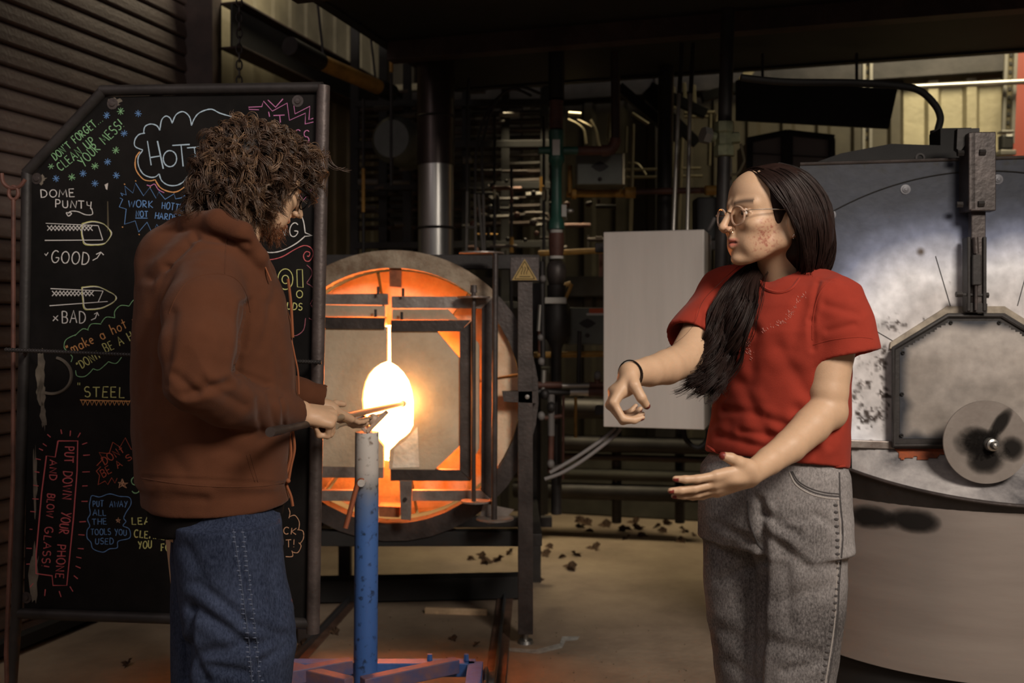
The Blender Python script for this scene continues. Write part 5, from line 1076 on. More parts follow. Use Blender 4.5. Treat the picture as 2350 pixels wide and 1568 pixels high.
def strands(paths, rad, nm, m, parent, sides=4):
    """paths (N,K,3); rad (N,K) -> one mesh"""
    N_, K, _ = paths.shape; T = np.gradient(paths, axis=1); T /= np.linalg.norm(T, axis=2, keepdims=True)+1e-9
    ref = np.array([.3, .5, .81]); X = np.cross(T, ref); X /= np.linalg.norm(X, axis=2, keepdims=True)+1e-9; Y = np.cross(T, X)
    ang = np.arange(sides)*2*np.pi/sides
    V = paths[:, :, None, :]+rad[:, :, None, None]*(X[:, :, None, :]*np.cos(ang)[None, None, :, None]+Y[:, :, None, :]*np.sin(ang)[None, None, :, None])
    idx = np.arange(N_*K*sides).reshape(N_, K, sides); a = idx[:, :-1]; b = idx[:, 1:]
    Q = np.stack([a, np.roll(a, -1, 2), np.roll(b, -1, 2), b], -1).reshape(-1, 4)
    me = npmesh(nm, [(V.reshape(-1, 3), Q)]); return link(nm, me, m, parent, True)
def chain(F, pts, rs, k=.012):
    for i in range(len(pts)-1): F.cone(pts[i], pts[i+1], rs[i], rs[i+1], k)
# ---------------------------------------------------------------- hand
class Hand:
    def __init__(s, F, wrist, d, n, right, curls, thumb, sc=1., spread=(.06, .0, -.05, -.12), pitch=0):
        d = np.array(d, float); d /= np.linalg.norm(d); n = np.array(n, float); n -= d*(n@d); n /= np.linalg.norm(n)
        t = np.cross(d, n) if right else np.cross(n, d); s.w = np.array(wrist, float); s.R = np.stack([d, t, n], 1); s.sc = sc; s.tips = []
        L = s.L; q = sc
        base = [(.086, .026, .000), (.089, .007, -.003), (.084, -.012, -.002), (.076, -.029, .002)]
        ph = [(.041, .025, .020), (.045, .028, .021), (.041, .027, .021), (.032, .020, .019)]; rr_ = [.0092, .0095, .0088, .0077]
        for i in range(4):
            b = base[i]; F.cone(L((.004, b[1]*.62, 0)), L(b), .0155*q, .0118*q, .012*q)
            p = np.array(b); a = 0; r = rr_[i]*q; sp = spread[i]
            for j in range(3):
                a += curls[i][j]; v = np.array([math.cos(a)*math.cos(sp), math.cos(a)*math.sin(sp), math.sin(a)])
                p2 = p+v*ph[i][j]; r2 = r*(.93 if j < 2 else .80); F.cone(L(p), L(p2), r*1.0, r2, .0035*q); p = p2; r = r2
            s.tips.append((L(p), s.R@v))
        F.ell(L((.045, 0, .002)), (.030*q, .030*q, .016*q), .012*q)
        pt = [(.012, .020, .006)]+list(thumb)
        rt = [.017, .0135, .0112, .0088]
        for j in range(3): F.cone(L(pt[j]), L(pt[j+1]), rt[j]*q, rt[j+1]*q, .008*q if j == 0 else .004*q)
        s.tips.append((L(pt[3]), s.R@(np.array(pt[3])-np.array(pt[2]))/np.linalg.norm(np.array(pt[3])-np.array(pt[2]))))
        s.n = s.R[:, 2]
    def L(s, p): return s.w+s.R@(np.array(p, float)*s.sc)
    def nail(s, pts, c, col, sc=1.):
        for i, (tp, dr) in enumerate(s.tips):
            back = -s.n if i < 4 else None
            r = pts-tp; al = r@dr; dd = np.linalg.norm(r, axis=1)
            # nail sits on the back of the fingertip
            m = (dd < .0135) & (al > -.006)
            if i < 4:
                ax = np.cross(s.R[:, 1], dr); ax /= np.linalg.norm(ax); 
                if ax@(-s.n) < 0 and abs(dr@s.n) < .9: ax = -ax
                # the back of a curled finger: rotate with the finger
                ax = np.cross(dr, s.R[:, 1]); ax = ax if (ax@-s.n)*(dr@s.R[:, 0]) >= 0 or True else -ax
                sg = 1 if (np.cross(s.R[:, 0], s.R[:, 1])@-s.n) > 0 else -1; ax = ax*sg/np.linalg.norm(ax)
                m &= (r@ax > .003)
            else: m &= (r@s.R[:, 0] > -.02) & (al > -.001)
            c[m] = col
        return c
# ---------------------------------------------------------------- head
class Head:
    def __init__(s, C, yaw, pitch, roll=0., sc=1.):
        f = np.array([math.cos(yaw)*math.cos(pitch), math.sin(yaw)*math.cos(pitch), -math.sin(pitch)]); l = np.array([-math.sin(yaw), math.cos(yaw), 0]); u = np.cross(f, l)
        l, u = l*math.cos(roll)+u*math.sin(roll), u*math.cos(roll)-l*math.sin(roll)
        s.R = np.stack([f, l, u], 1); s.C = np.array(C); s.sc = sc
    def L(s, p): return s.C+s.R@(np.array(p, float)*s.sc)
    def inv(s, pts): return ((pts-s.C)@s.R)/s.sc
    def field(s, h=.002, neck=None, woman=True):
        q = s.sc; lo = s.C-.19*q; hi = s.C+.19*q; F = Field(lo, hi, h); L = s.L; R = s.R.T
        E = lambda c, r, k=.01, sub=False: F.ell(L(c), np.array(r)*q, k*q, R, sub)
        K = lambda a, b, r1, r2=None, k=.01, sub=False: F.cone(L(a), L(b), r1*q, (r1 if r2 is None else r2)*q, k*q, sub)
        E((-.015, 0, .022), (.096, .074, .087)); E((.036, 0, .040), (.052, .060, .056), .02)
        E((.035, 0, -.025), (.052, .056, .072), .02)
        for y in (-1, 1):
            K((-.005, .054*y, -.035), (.0, .050*y, -.060), .017, .016, .02); K((.0, .050*y, -.060), (.064, .017*y, -.096), .016, .014, .02)
            E((.060, .040*y, -.026), (.026, .022, .020), .02)              # cheekbone
            K((.085, .012*y, .022), (.064, .043*y, .020), .0105, .0095, .014)  # brow
            E((.056, .030*y, -.066), (.030, .020, .030), .02)
        E((.079, 0, -.098), (.017, .019, .014), .014)
        E((.070, 0, -.062), (.024, .030, .028), .016)                       # muzzle
        for y in (-1, 1): E((.101, .031*y, .000), (.017, .017, .0125), .012, True)
        K((.093, 0, .012), (.115, 0, -.023), .0072, .0085, .008); E((.1185, 0, -.029), (.0088, .0088, .0078), .006)
        for y in (-1, 1): E((.106, .0115*y, -.0335), (.0105, .0065, .0072), .004)
        K((.098, 0, -.040), (.0945, 0, -.050), .0055, .0055, .008)
        for y in (-1, 1): E((.1065, .0062*y, -.0405), (.0050, .0032, .0030), .002, True)
        # lips
        for y in (-1, 1):
            K((.0985, .002*y, -.0555), (.084, .022*y, -.0615), .0052, .0026, .004); K((.0965, .002*y, -.0700), (.083, .021*y, -.0635), .0060, .0028, .004)
            K((.107, .0, -.0628), (.084, .019*y, -.0626), .0030, .0014, .002, True)
        # lids
        for y in (-1, 1):
            for j in range(5):
                a0, a1 = math.pi*(j/5), math.pi*((j+1)/5)
                g = lambda a, up: (.0865-.006*(abs(math.cos(a))**2)-.005*(math.cos(a) < 0)*abs(math.cos(a)), (.031-.0145*math.cos(a))*y, .0005+(.0065 if up else -.0058)*math.sin(a))
                K(g(a0, 1), g(a1, 1), .0024, .0024, .003); K(g(a0, 0), g(a1, 0), .0020, .0020, .003)
        # ears
        for y in (-1, 1):
            E((-.016, .076*y, -.022), (.018, .0075, .031), .004); E((-.012, .0835*y, -.019), (.0105, .006, .020), .003, True); K((-.012, .071*y, -.048), (-.014, .072*y, -.052), .006, .006, .005)
        if neck is not None: F.cone(L((-.025, 0, -.045)), neck[0], neck[1]*1.04, neck[1], .02)
        return F
    def eyes(s, parent, look=0.):
        for y in (-1, 1):
            c = s.L((.0755, .031*y, .0005)); MB().ball(c, .0118*s.sc, 3).build('eyeball', M_eye, parent, True)
            d = s.R@np.array([math.cos(look), math.sin(look), 0]); MB().ball(c+d*.0088*s.sc, .0056*s.sc, 3, ).build('iris', M_iris, parent, True)
SK = np.array([.47, .305, .195])
def face_tint(h, pts, base, lips=(.36, .11, .08), blush=True):
    q = h.inv(pts); c = np.tile(base, (len(pts), 1)); x, y, z = q[:, 0], q[:, 1], q[:, 2]; ay = np.abs(y)
    def mixm(w, col): c[:] = c*(1-w[:, None])+np.array(col)*w[:, None]
    w = np.exp(-(((ay-.000)/.019)**4))*(x > .078); lz = np.exp(-((z+.0625)/.0098)**6)*w
    mixm(np.clip(lz, 0, 1), lips); mixm(np.exp(-((z+.0627)/.0013)**2)*w*.9, (.06, .015, .012))
    br = np.exp(-((z-(.0225+.10*ay-2.2*(ay-.028)**2*2))/.0058)**2)*((ay > .013) & (ay < .052) & (x > .03)); mixm(np.clip(br*.9, 0, 1), (.05, .03, .02))
    if blush:
        pc = np.exp(-(((x-.046)/.028)**2+((z+.055)/.034)**2))*(ay > .03); n = vn(q, 240, 3)+.7*vn(q, 480, 5); mixm(np.clip(pc*np.clip(n-.05, 0, 1)*1.6+pc*.22, 0, .8), (.26, .075, .055))
        mixm(np.exp(-(((x-.11)/.012)**2+((z+.03)/.012)**2))*.25*(x > .08), (.5, .2, .14))
    lid = np.exp(-(((ay-.031)/.017)**2+((z-.0)/.011)**2))*(x > .07); mixm(lid*.35, base*np.array([.62, .52, .50])); 
    ln = np.exp(-(((z-.0072+(ay-.031)**2*25)/.0014)**2))*((ay > .016) & (ay < .047) & (x > .07)); mixm(ln*.7, (.03, .02, .02))
    return c
# ================================================================ woman in red
wm = thing('person', 'person in red T-shirt and grey jeans, gesturing, with long dark hair and clear glasses', 'person')
hw = Head(A3(1762, 493, 2.24), math.radians(180+20), math.radians(2), 0, 1.0)
nb = A3(1797, 668, 2.285)
Fh = hw.field(.002, (nb, .050)); hp, hq = Fh.mesh(1); hc = face_tint(hw, hp, SK)
bodyW = [(hp, hq, hc)]
# left arm (nearer) with open hand
sh, el, mf_, wr = A3(1915, 690, 2.16), A3(1899, 938, 2.13), A3(1812, 1025, 2.055), A3(1724, 1087, 1.985)
Fa = Field(np.minimum.reduce([sh, el, wr, A3(1545, 1150, 1.9)])-.07, np.maximum.reduce([sh, el, wr])+.08, .002)
chain(Fa, [sh, A3(1908, 810, 2.15), A3(1900, 900, 2.135), el], [.050, .0475, .0420, .0395], .006); chain(Fa, [el, A3(1862, 978, 2.10), mf_, A3(1765, 1058, 2.02), wr], [.0395, .0385, .0330, .0275, .0235], .006)
Fa.ell(A3(1912, 952, 2.13), (.024, .028, .028), .02)
hd_l = Hand(Fa, wr, (-.125, -.035, -.030), (.05, .78, .60), False, [(.10, .18, .12), (.05, .16, .10), (.05, .20, .12), (.10, .25, .15)], [(.028, .034, .008), (.046, .048, .014), (.062, .055, .020)], .96, spread=(.05, .0, -.04, -.10))
ap, aq = Fa.mesh(3); ac = hd_l.nail(ap, np.tile(SK, (len(ap), 1)), (.16, .02, .015)); bodyW.append((ap, aq, ac))
# right arm (farther) with loosely closed hand
sh2, el2, wr2 = A3(1655, 690, 2.38), A3(1572, 826, 2.20), A3(1446, 858, 2.03)
Fb = Field(np.minimum(np.minimum(sh2, el2), A3(1380, 980, 1.90))-.06, np.maximum(np.maximum(sh2, el2), wr2)+.06, .002)
chain(Fb, [sh2, A3(1612, 762, 2.28), el2], [.048, .045, .0395], .006); chain(Fb, [el2, A3(1530, 843, 2.14), A3(1490, 853, 2.085), wr2], [.0395, .0370, .0310, .0245], .006)
hd_r = Hand(Fb, wr2, (-.40, -.22, -.62), (.80, -.05, -.42), True, [(1.05, .95, .45), (1.2, 1.05, .5), (1.3, 1.1, .5), (1.35, 1.1, .5)], [(.030, .036, .020), (.046, .038, .046), (.052, .026, .066)], .90, spread=(.04, 0, -.03, -.06))
bp2, bq2 = Fb.mesh(3); bc = hd_r.nail(bp2, np.tile(SK, (len(bp2), 1)), (.10, .015, .012)); bodyW.append((bp2, bq2, bc))
# hidden trunk and legs below the clothes
Ft = Field((.25, 2.0, .05), (.95, 2.6, 1.45), .009); tx = PX(1790, 2.25)
Ft.stack([(1.40, PX(1797, 2.28), 2.29, .05, .05, -.75), (1.37, PX(1797, 2.28), 2.29, .10, .055, -.75), (1.30, tx, 2.26, .125, .07, -.75), (1.1, tx, 2.25, .12, .08, -.75), (1.0, tx, 2.25, .125, .09, -.75), (.80, tx, 2.25, .13, .10, -.75)], .01)
for (hx, kx, Y_) in ((1843, 1832, 2.19), (1700, 1702, 2.35)): chain(Ft, [A3(hx, 1180, Y_), A3(kx, 1500, Y_), A3(kx, 1900, Y_+.02), A3(kx, 2010, Y_+.02)], [.075, .05, .035, .035])
tp, tq = Ft.mesh(0); bodyW.append((tp, tq, np.tile(SK, (len(tp), 1))))
link('body', npmesh('body', bodyW), M_skin, wm, True); hw.eyes(wm, .0)
# ---- shirt
yw = -.75; Fs = Field((.25, 1.98, .92), (1.0, 2.62, 1.46), .0038)
def row(py, L, R, b, cy=2.255, yaw=yw, zoff=0.):
    cx = PX((L+R)/2, cy); hf = (R-L)/2*cy/FPX; a = math.sqrt(max(hf**2-(b*math.sin(yaw))**2, .02**2))/math.cos(yaw); return (PZ(py, cy)+zoff, cx, cy, a, b, yaw)
def along(a, b, t): return np.array(a)*(1-t)+np.array(b)*t
sA, sB = A3(1916, 692, 2.165), A3(1940, 812, 2.15); dS = (sB-sA)/np.linalg.norm(sB-sA)
chain(Fs, [A3(1885, 668, 2.22), sA, A3(1932, 745, 2.155), sB+dS*.03], [.045, .053, .064, .078], .02)
tA, tB = A3(1662, 672, 2.36), A3(1592, 782, 2.27); dT = (tB-tA)/np.linalg.norm(tB-tA)
chain(Fs, [A3(1710, 650, 2.32), tA, tB+dT*.03], [.050, .054, .068], .03)
# hems: cut the sleeves and the body, then hollow them
cutS = A3(1939, 812, 2.15); nS = dS*1.0+np.array([-.25, 0, .0]); Fs.plane(A3(1940, 818, 2.15), (.02, .05, -1), .003, lo=A3(1855, 860, 2.06)-np.array([0.0, .0, .03]), hi=A3(2040, 790, 2.28)) if False else None
def cap_cut(F, c, n, r, k=.003):
    c = np.array(c); n = np.array(n)/np.linalg.norm(n)
    def d(x, y, z):
        X, Y, Z = x-c[0], y-c[1], z-c[2]; h_ = X*n[0]+Y*n[1]+Z*n[2]; rad = np.sqrt(np.maximum(X*X+Y*Y+Z*Z-h_*h_, 0)); return np.maximum(-h_, rad-r)
    F.add(d, c-r-.06, c+r+.06, k, True)
cap_cut(Fs, sB+dS*.006, dS+np.array([.03, 0, 0]), .105); cap_cut(Fs, tB+dT*.006, dT, .10)
Fs.cone(along(sA, sB, .78), sB+dS*.06, .056, .076, .004, True); Fs.cone(along(tA, tB, .8), tB+dT*.06, .052, .068, .004, True)
Fs.stack([row(612, 1778, 1850, .050, 2.29), row(622, 1745, 1890, .062, 2.285), row(638, 1700, 1915, .074, 2.28), row(660, 1662, 1938, .086, 2.27), row(700, 1652, 1942, .104, 2.26), row(760, 1655, 1938, .116, 2.25), row(850, 1655, 1936, .116), row(950, 1645, 1932, .113), row(1030, 1632, 1928, .114), row(1100, 1628, 1928, .116)], .02)
hemz = lambda x: 0
nh = np.array([.0, 0, 1.]); c1, c2 = A3(1622, 1034, 2.25), A3(1942, 1078, 2.2); hn = np.array([(c1[2]-c2[2])/(c2[0]-c1[0]), .10, 1.0])
Fs.plane(c1*.5+c2*.5, -hn, .004)
Fs.stack([(.90, PX(1778, 2.25), 2.255, .150, .103, yw), (1.02, PX(1780, 2.25), 2.255, .148, .102, yw), (1.04, PX(1785, 2.25), 2.255, .10, .06, yw)], .004, True)
Fs.cone(A3(1790, 640, 2.28), A3(1780, 590, 2.25), .058, .062, .004, True)   # neck opening
sp_, sq_ = Fs.mesh(2)
sp_ = folds(sp_, sq_, [(1878, 650, 1862, 735, 6, -.0035), (1862, 735, 1866, 800, 7, -.004), (1880, 640, 1940, 650, 3, -.0012), (1700, 880, 1760, 1000, 14, -.005), (1790, 800, 1850, 900, 16, -.005), (1760, 960, 1840, 990, 10, -.005), (1650, 1000, 1760, 1030, 9, -.004), (1700, 990, 1830, 1010, 8, -.004), (1830, 940, 1870, 1040, 14, -.005), (1780, 1040, 1880, 1030, 9, -.004), (1730, 760, 1720, 880, 15, -.004), (1690, 700, 1730, 760, 12, -.005), (1840, 700, 1820, 800, 15, -.004), (1900, 760, 1960, 745, 8, -.003), (1895, 700, 1970, 720, 9, -.003), (1610, 720, 1600, 790, 7, -.004), (1900, 1020, 1930, 960, 10, -.004), (1660, 940, 1740, 950, 9, -.003), (1850, 1000, 1900, 960, 8, -.004)])
N_ = normals(sp_, sq_); sp_ = sp_+N_*(.0016*vn(sp_, 34, 2)+.0022*vn(sp_, (14, 14, 22), 7))[:, None]
link('t_shirt', npmesh('t_shirt', [(sp_, sq_)]), M_tee, wm, True); bS = bvh_of(sp_, sq_)
def drape_tube(nm, bvh, pts, r, m, par, off=.0, n=6, sides=6, label=None):
    p = drape(bvh, pts, off, n)
    if len(p) < 3: return None
    o = MB().tube(p, r, sides).build(nm, m, par, True)
    if label: o['label'] = label
    return o
drape_tube('sleeve_seam', bS, [(1935, 632), (1900, 650), (1878, 680), (1866, 730), (1864, 780)], .0014, M_tee, wm)
drape_tube('sleeve_hem', bS, [(1866, 792), (1900, 782), (1940, 776), (1975, 774), (2003, 778)], .0010, M_tee, wm)
drape_tube('shirt_hem', bS, [(1624, 1024), (1660, 1046), (1720, 1064), (1800, 1073), (1870, 1074), (1938, 1070)], .0035, M_tee, wm)
drape_tube('neck_rib', bS, [(1742, 640), (1755, 662), (1785, 672), (1815, 664), (1835, 640)], .004, M_tee, wm)
# white splatter print on the chest
M_spl = mat('pale_splatter', (.52, .22, .18), .9); q = MB(); rs_ = random.Random(3)
for a_, b_, n_ in (((1845, 680), (1800, 740), 46), ((1800, 740), (1745, 765), 26), ((1712, 775), (1728, 830), 40), ((1700, 795), (1722, 790), 10)):
    for i in range(n_):
        t_ = rs_.random(); x_, y_ = a_[0]+(b_[0]-a_[0])*t_+rs_.gauss(0, 4), a_[1]+(b_[1]-a_[1])*t_+rs_.gauss(0, 4); h0 = hit(bS, x_, y_, .0006); g_ = rs_.uniform(-1, 1)*.6+2.2; l_ = rs_.uniform(1.5, 6); h1 = hit(bS, x_+l_*math.cos(g_), y_-l_*math.sin(g_), .0006)
        if h0 and h1: q.tube([h0, h1], .00035, 3)
o = q.build('splatter_print', M_spl, wm); tag(o, kind='stuff')
# ---- jeans
Fj = Field((.25, 2.0, .10), (.95, 2.62, 1.03), .0042); zj = lambda py, Y=2.25: PZ(py, Y)
Fj.stack([(zj(1036), PX(1783, 2.25), 2.255, .150, .098, yw), (zj(1080), *row(1080, 1622, 1924, .106)[1:]), (zj(1140), *row(1140, 1616, 1930, .116)[1:]), (zj(1200), *row(1200, 1616, 1932, .118)[1:]), (zj(1250), *row(1250, 1618, 1932, .105)[1:])], .01, cap=True)
for rws in ([(1190, 1725, 1936), (1260, 1734, 1940), (1330, 1738, 1942), (1400, 1738, 1936), (1480, 1736, 1925), (1570, 1733, 1912), (1800, 1728, 1900), (1990, 1725, 1905)], [(1190, 1614, 1800), (1260, 1615, 1775), (1330, 1616, 1762), (1400, 1622, 1760), (1480, 1634, 1760), (1570, 1645, 1765), (1800, 1655, 1780), (1990, 1650, 1790)]):
    Y_ = 2.20 if rws[0][1] > 1700 else 2.34; yq = 0.
    Fj.stack([(PZ(a, Y_), PX((b+c)/2, Y_), Y_, (c-b)/2*Y_/FPX, .092 if a < 1500 else .098, 0) for a, b, c in rws], .02)
Fj.stack([(.09, PX(1815, 2.2), 2.2, .07, .08, 0), (.2, PX(1815, 2.2), 2.2, .07, .08, 0)], .003, True)
jp, jq = Fj.mesh(2)
jp = folds(jp, jq, [(1745, 1150, 1752, 1290, 10, -.008), (1752, 1290, 1740, 1568, 9, -.010), (1640, 1200, 1740, 1250, 10, -.005), (1750, 1180, 1830, 1230, 12, -.005), (1760, 1230, 1850, 1300, 12, -.005), (1650, 1330, 1730, 1300, 12, -.004), (1780, 1380, 1900, 1350, 16, -.004), (1640, 1440, 1730, 1480, 14, -.004), (1760, 1470, 1880, 1500, 15, -.005), (1680, 1250, 1700, 1400, 12, -.003), (1800, 1260, 1810, 1440, 16, -.004), (1720, 1120, 1760, 1180, 8, -.004), (1870, 1180, 1930, 1220, 9, -.003), (1670, 1520, 1730, 1560, 12, -.005), (1800, 1540, 1890, 1520, 12, -.004)])
Nj = normals(jp, jq); jp = jp+Nj*(.0018*vn(jp, (16, 16, 26), 5))[:, None]
jx, jy = proj(jp); tint = np.ones((len(jp), 3)); tint *= (1-.25*np.clip((jy-1080)/120*-1+1, 0, 1)*0)[:, None]
link('jeans', npmesh('jeans', [(jp, jq, tint)]), M_jg, wm, True); bJ = bvh_of(jp, jq)
M_st = mat('dark_stitch', (.045, .04, .04), .9); M_stl = mat('pale_stitch', (.30, .27, .25), .9)
for dx in (0, 6): drape_tube('pocket_edge', bJ, [(1815+dx*.6, 1082), (1830+dx*.5, 1108-dx*.5), (1862, 1128-dx), (1895, 1137-dx), (1926, 1140-dx)], .0013, M_st, wm, 0)
drape_tube('pocket_edge', bJ, [(1811, 1084), (1827, 1113), (1860, 1134), (1895, 1143), (1926, 1146)], .0014, M_stl, wm, 0)
drape_tube('side_seam', bJ, [(1926, 1085), (1928, 1150), (1934, 1230), (1926, 1330), (1920, 1440), (1900, 1568)], .0020, M_st, wm, .0)
drape_tube('side_seam', bJ, [(1922, 1150), (1928, 1230), (1920, 1330), (1914, 1440), (1894, 1568)], .0016, M_stl, wm, .0)
drape_tube('fly_seam', bJ, [(1715, 1150), (1722, 1200), (1738, 1245), (1752, 1262)], .0022, M_st, wm, .0)
for y_ in range(1160, 1568, 16):
    h0 = hit(bJ, 1912+10*math.sin((y_-1085)/150)-max(0, y_-1330)*.11, y_, .0); 
    if h0: MB().ball(h0, .0042, 1, (1.6, .6, .8)).build('seam_pucker', M_st, wm, True)
for (x_, Y_) in ((1815, 2.18), (1715, 2.33)):
    c_ = np.array([PX(x_, Y_), Y_, 0]); F_ = Field(c_-np.array([.16, .2, .02]), c_+np.array([.12, .12, .16]), .005)
    F_.cone(c_+np.array([.0, .02, .05]), c_+np.array([-.07, -.09, .035]), .048, .042, .02); F_.cone(c_+np.array([.0, .01, .04]), c_+np.array([.0, .01, .10]), .046, .042, .02); F_.plane(c_+np.array([0, 0, .001]), (0, 0, -1), .003); F_.plane(c_+np.array([0, 0, .12]), (0, 0, 1), .003)
    a_, b_ = F_.mesh(1); link('shoe', npmesh('shoe', [(a_, b_)]), M_shoe, wm, True)
# ---- hair
Fc = Field(hw.C-.16, hw.C+np.array([.19, .17, .16]), .003)
Lh = hw.L; Fc.ell(Lh((-.020, 0, .024)), (.100, .082, .092), .01, hw.R.T); Fc.ell(Lh((-.062, 0, -.04)), (.062, .078, .085), .03, hw.R.T); Fc.ell(Lh((-.088, .030, -.045)), (.050, .055, .075), .03, hw.R.T)
Fc.cone(Lh((-.065, .0, -.08)), A3(1838, 645, 2.28), .055, .028, .03)
Fc.ell(Lh((.078, 0, -.030)), (.066, .10, .095), .010, hw.R.T, True)      # face opening
Fc.ell(Lh((.088, 0, .028)), (.048, .058, .056), .012, hw.R.T, True)
for y_ in (-1, 1): Fc.ell(Lh((-.006, .088*y_, -.030)), (.026, .030, .038), .006, hw.R.T, True)
cp_, cq_ = Fc.mesh(1)
cp_ = cp_+normals(cp_, cq_)*(.0018*vn(hw.inv(cp_), (30, 90, 30), 4))[:, None]
hair = link('hair', npmesh('hair', [(cp_, cq_)]), M_hairw, wm, True)
bC = bvh_of(cp_, cq_)
def guide_strands(G_, n, K, jit, r, seed, curl=0., wild=.0, clump=16):
    g = np.random.default_rng(seed); Gd = [np.array(cat([A3(*p) for p in s_], 6)) for s_ in G_]
    rs = [np.stack([np.interp(np.linspace(0, 1, K), np.linspace(0, 1, len(s_)), s_[:, k]) for k in range(3)], 1) for s_ in Gd]; rs = np.array(rs)
    nc = max(4, n//clump); cl_ = g.integers(0, nc, n)
    sv = np.clip((g.random(nc)[cl_]*(len(rs)-1))+g.normal(0, .05, n), 0, len(rs)-1.001); i = sv.astype(int); f = (sv-i)[:, None, None]; out = rs[i]*(1-f)+rs[i+1]*f
    t = np.linspace(0, 1, K)[None, :, None]; out += (g.normal(0, jit, (nc, 1, 3))[cl_]+g.normal(0, jit*.30, (n, 1, 3)))*(.35+t)
    ph = g.random((nc, 1, 1))[cl_]*6.28+g.normal(0, .25, (n, 1, 1)); wv = (8+5*g.random((nc, 1, 1)))[cl_]; e_ = np.array([[[1., .3, .2]]]); e2 = np.array([[[.1, .9, .5]]])
    am = curl*(.15+t**1.6)*(.6+.8*g.random((nc, 1, 1)))[cl_]; out += am*(np.sin(t*wv*(1+.5*t)+ph)*e_+np.cos(t*wv*(1+.5*t)+ph)*e2)
    out += (g.normal(0, wild, (nc, 1, 3))[cl_]+g.normal(0, wild*.25, (n, 1, 3)))*t**3
    return out, (r*(.6+.8*g.random((n, 1))))*(1-.75*np.linspace(0, 1, K)[None]**3)*np.ones((n, K))
near = [[(1720, 392, 2.22), (1750, 412, 2.165), (1778, 446, 2.150), (1806, 482, 2.145), (1832, 535, 2.148), (1842, 610, 2.19), (1838, 660, 2.24)],
        [(1738, 387, 2.22), (1785, 408, 2.160), (1822, 460, 2.145), (1842, 530, 2.148), (1850, 600, 2.18), (1840, 662, 2.24)],
        [(1755, 382, 2.23), (1815, 400, 2.175), (1862, 460, 2.165), (1880, 535, 2.165), (1872, 605, 2.20), (1846, 665, 2.25)],
        [(1775, 379, 2.25), (1840, 400, 2.22), (1888, 460, 2.22), (1903, 540, 2.22), (1893, 605, 2.24), (1855, 662, 2.27)],
        [(1790, 378, 2.28), (1855, 402, 2.29), (1900, 465, 2.29), (1912, 545, 2.29), (1900, 610, 2.29), (1862, 660, 2.30)]]
p_, r_ = guide_strands(near, 1900, 20, .0030, .0009, 1, .0030, .005, 12)
strands(p_, r_, 'hair_strands', M_hairw, hair)
far = [[(1752, 388, 2.175), (1735, 384, 2.20), (1716, 390, 2.24), (1702, 404, 2.28)], [(1724, 393, 2.22), (1705, 400, 2.25), (1694, 420, 2.29), (1700, 470, 2.33)], [(1740, 386, 2.23), (1718, 390, 2.27), (1706, 405, 2.30), (1715, 450, 2.34)], [(1765, 380, 2.25), (1740, 382, 2.28), (1725, 395, 2.32), (1735, 450, 2.35)]]
p_, r_ = guide_strands(far, 400, 12, .002, .0011, 2, .001); strands(p_, r_, 'hair_strands', M_hairw, hair)
def onshirt(px, py, off): 
    h0 = hit(bS, px, py, off); return (px, py, (h0.y-off) if h0 is not None else 2.2)
tail = []
for ln in ([(1748, 590, 2.31), (1700, 622, 2.27), (1668, 650, None), (1640, 700, None), (1628, 760, None), (1605, 815, None), (1582, 850, None)], [(1752, 600, 2.30), (1715, 635, 2.25), (1690, 680, None), (1665, 730, None), (1645, 790, None), (1620, 840, None), (1590, 878, None)],
           [(1755, 610, 2.30), (1725, 645, 2.24), (1708, 695, None), (1690, 750, None), (1668, 800, None), (1640, 850, None), (1612, 886, None)], [(1760, 610, 2.30), (1738, 650, 2.22), (1730, 700, None), (1712, 760, None), (1690, 810, None), (1662, 850, None), (1640, 888, None)]):
    g_ = []; last = 2.2
    for x_, y_, Y_ in ln:
        if Y_ is None: Y_ = min(onshirt(x_, y_, .0)[2]-.022, last+.03); Y_ = max(Y_, last-.05)
        last = Y_; g_.append((x_, y_, Y_))
    tail.append(g_)
p_, r_ = guide_strands(tail, 1900, 36, .0065, .0011, 3, .0105, .013, 22); strands(p_, r_, 'hair_lock', M_hairw, hair)
p_, r_ = guide_strands(tail, 60, 34, .014, .0005, 4, .014, .016, 2); strands(p_, r_, 'stray_hairs', M_hairw, hair, 3)
p_, r_ = guide_strands([near[0], near[1], near[3], near[4]], 90, 20, .007, .00035, 5, .003, .01); strands(p_, r_, 'stray_hairs', M_hairw, hair, 3)
# ---- glasses, jewellery
gl = thing('eyeglasses', 'round clear framed glasses with thin metal temples on the person in red', 'glasses')
q = None
for y in (-1, 1):
    c_ = np.array([.1045-.003, .0325*y, -.006]); ring = [Lh((c_[0]-.005*abs(math.cos(a_))*(1 if math.cos(a_)*y > 0 else 0), c_[1]+.0215*math.cos(a_), c_[2]+.0205*math.sin(a_))) for a_ in np.linspace(0, 2*math.pi, 29)[:-1]]
    MB().tube(ring, .0024, 8, closed=True).build('rim', M_lensfr, gl, True); MB().tube([p+hw.R@np.array([.0016, 0, 0]) for p in ring[4:11]], .0009, 6).build('brow_wire', M_gold, gl, True)
    MB().tube([Lh((.098, .054*y, .002)), Lh((.090, .0655*y, .0035)), Lh((.055, .0735*y, .0045)), Lh((.0, .0800*y, .004)), Lh((-.02, .078*y, -.004))], .0012, 8).build('temple', M_silver, gl, True)
    MB().ball(Lh((.097, .056*y, .003)), .0028, 2).build('hinge', M_lensfr, gl, True)
MB().tube([Lh((.1025, .012, .002)), Lh((.1065, .0, .0065)), Lh((.1025, -.012, .002))], .0011, 8).build('bridge', M_gold, gl, True)
MB().tube([Lh((.107+.0035*math.cos(a_), .0178+.0*a_, -.0375+.004*math.sin(a_))) for a_ in np.linspace(.2, 5.2, 14)], .0006, 6).build('nose_ring', M_gold, wm, True)
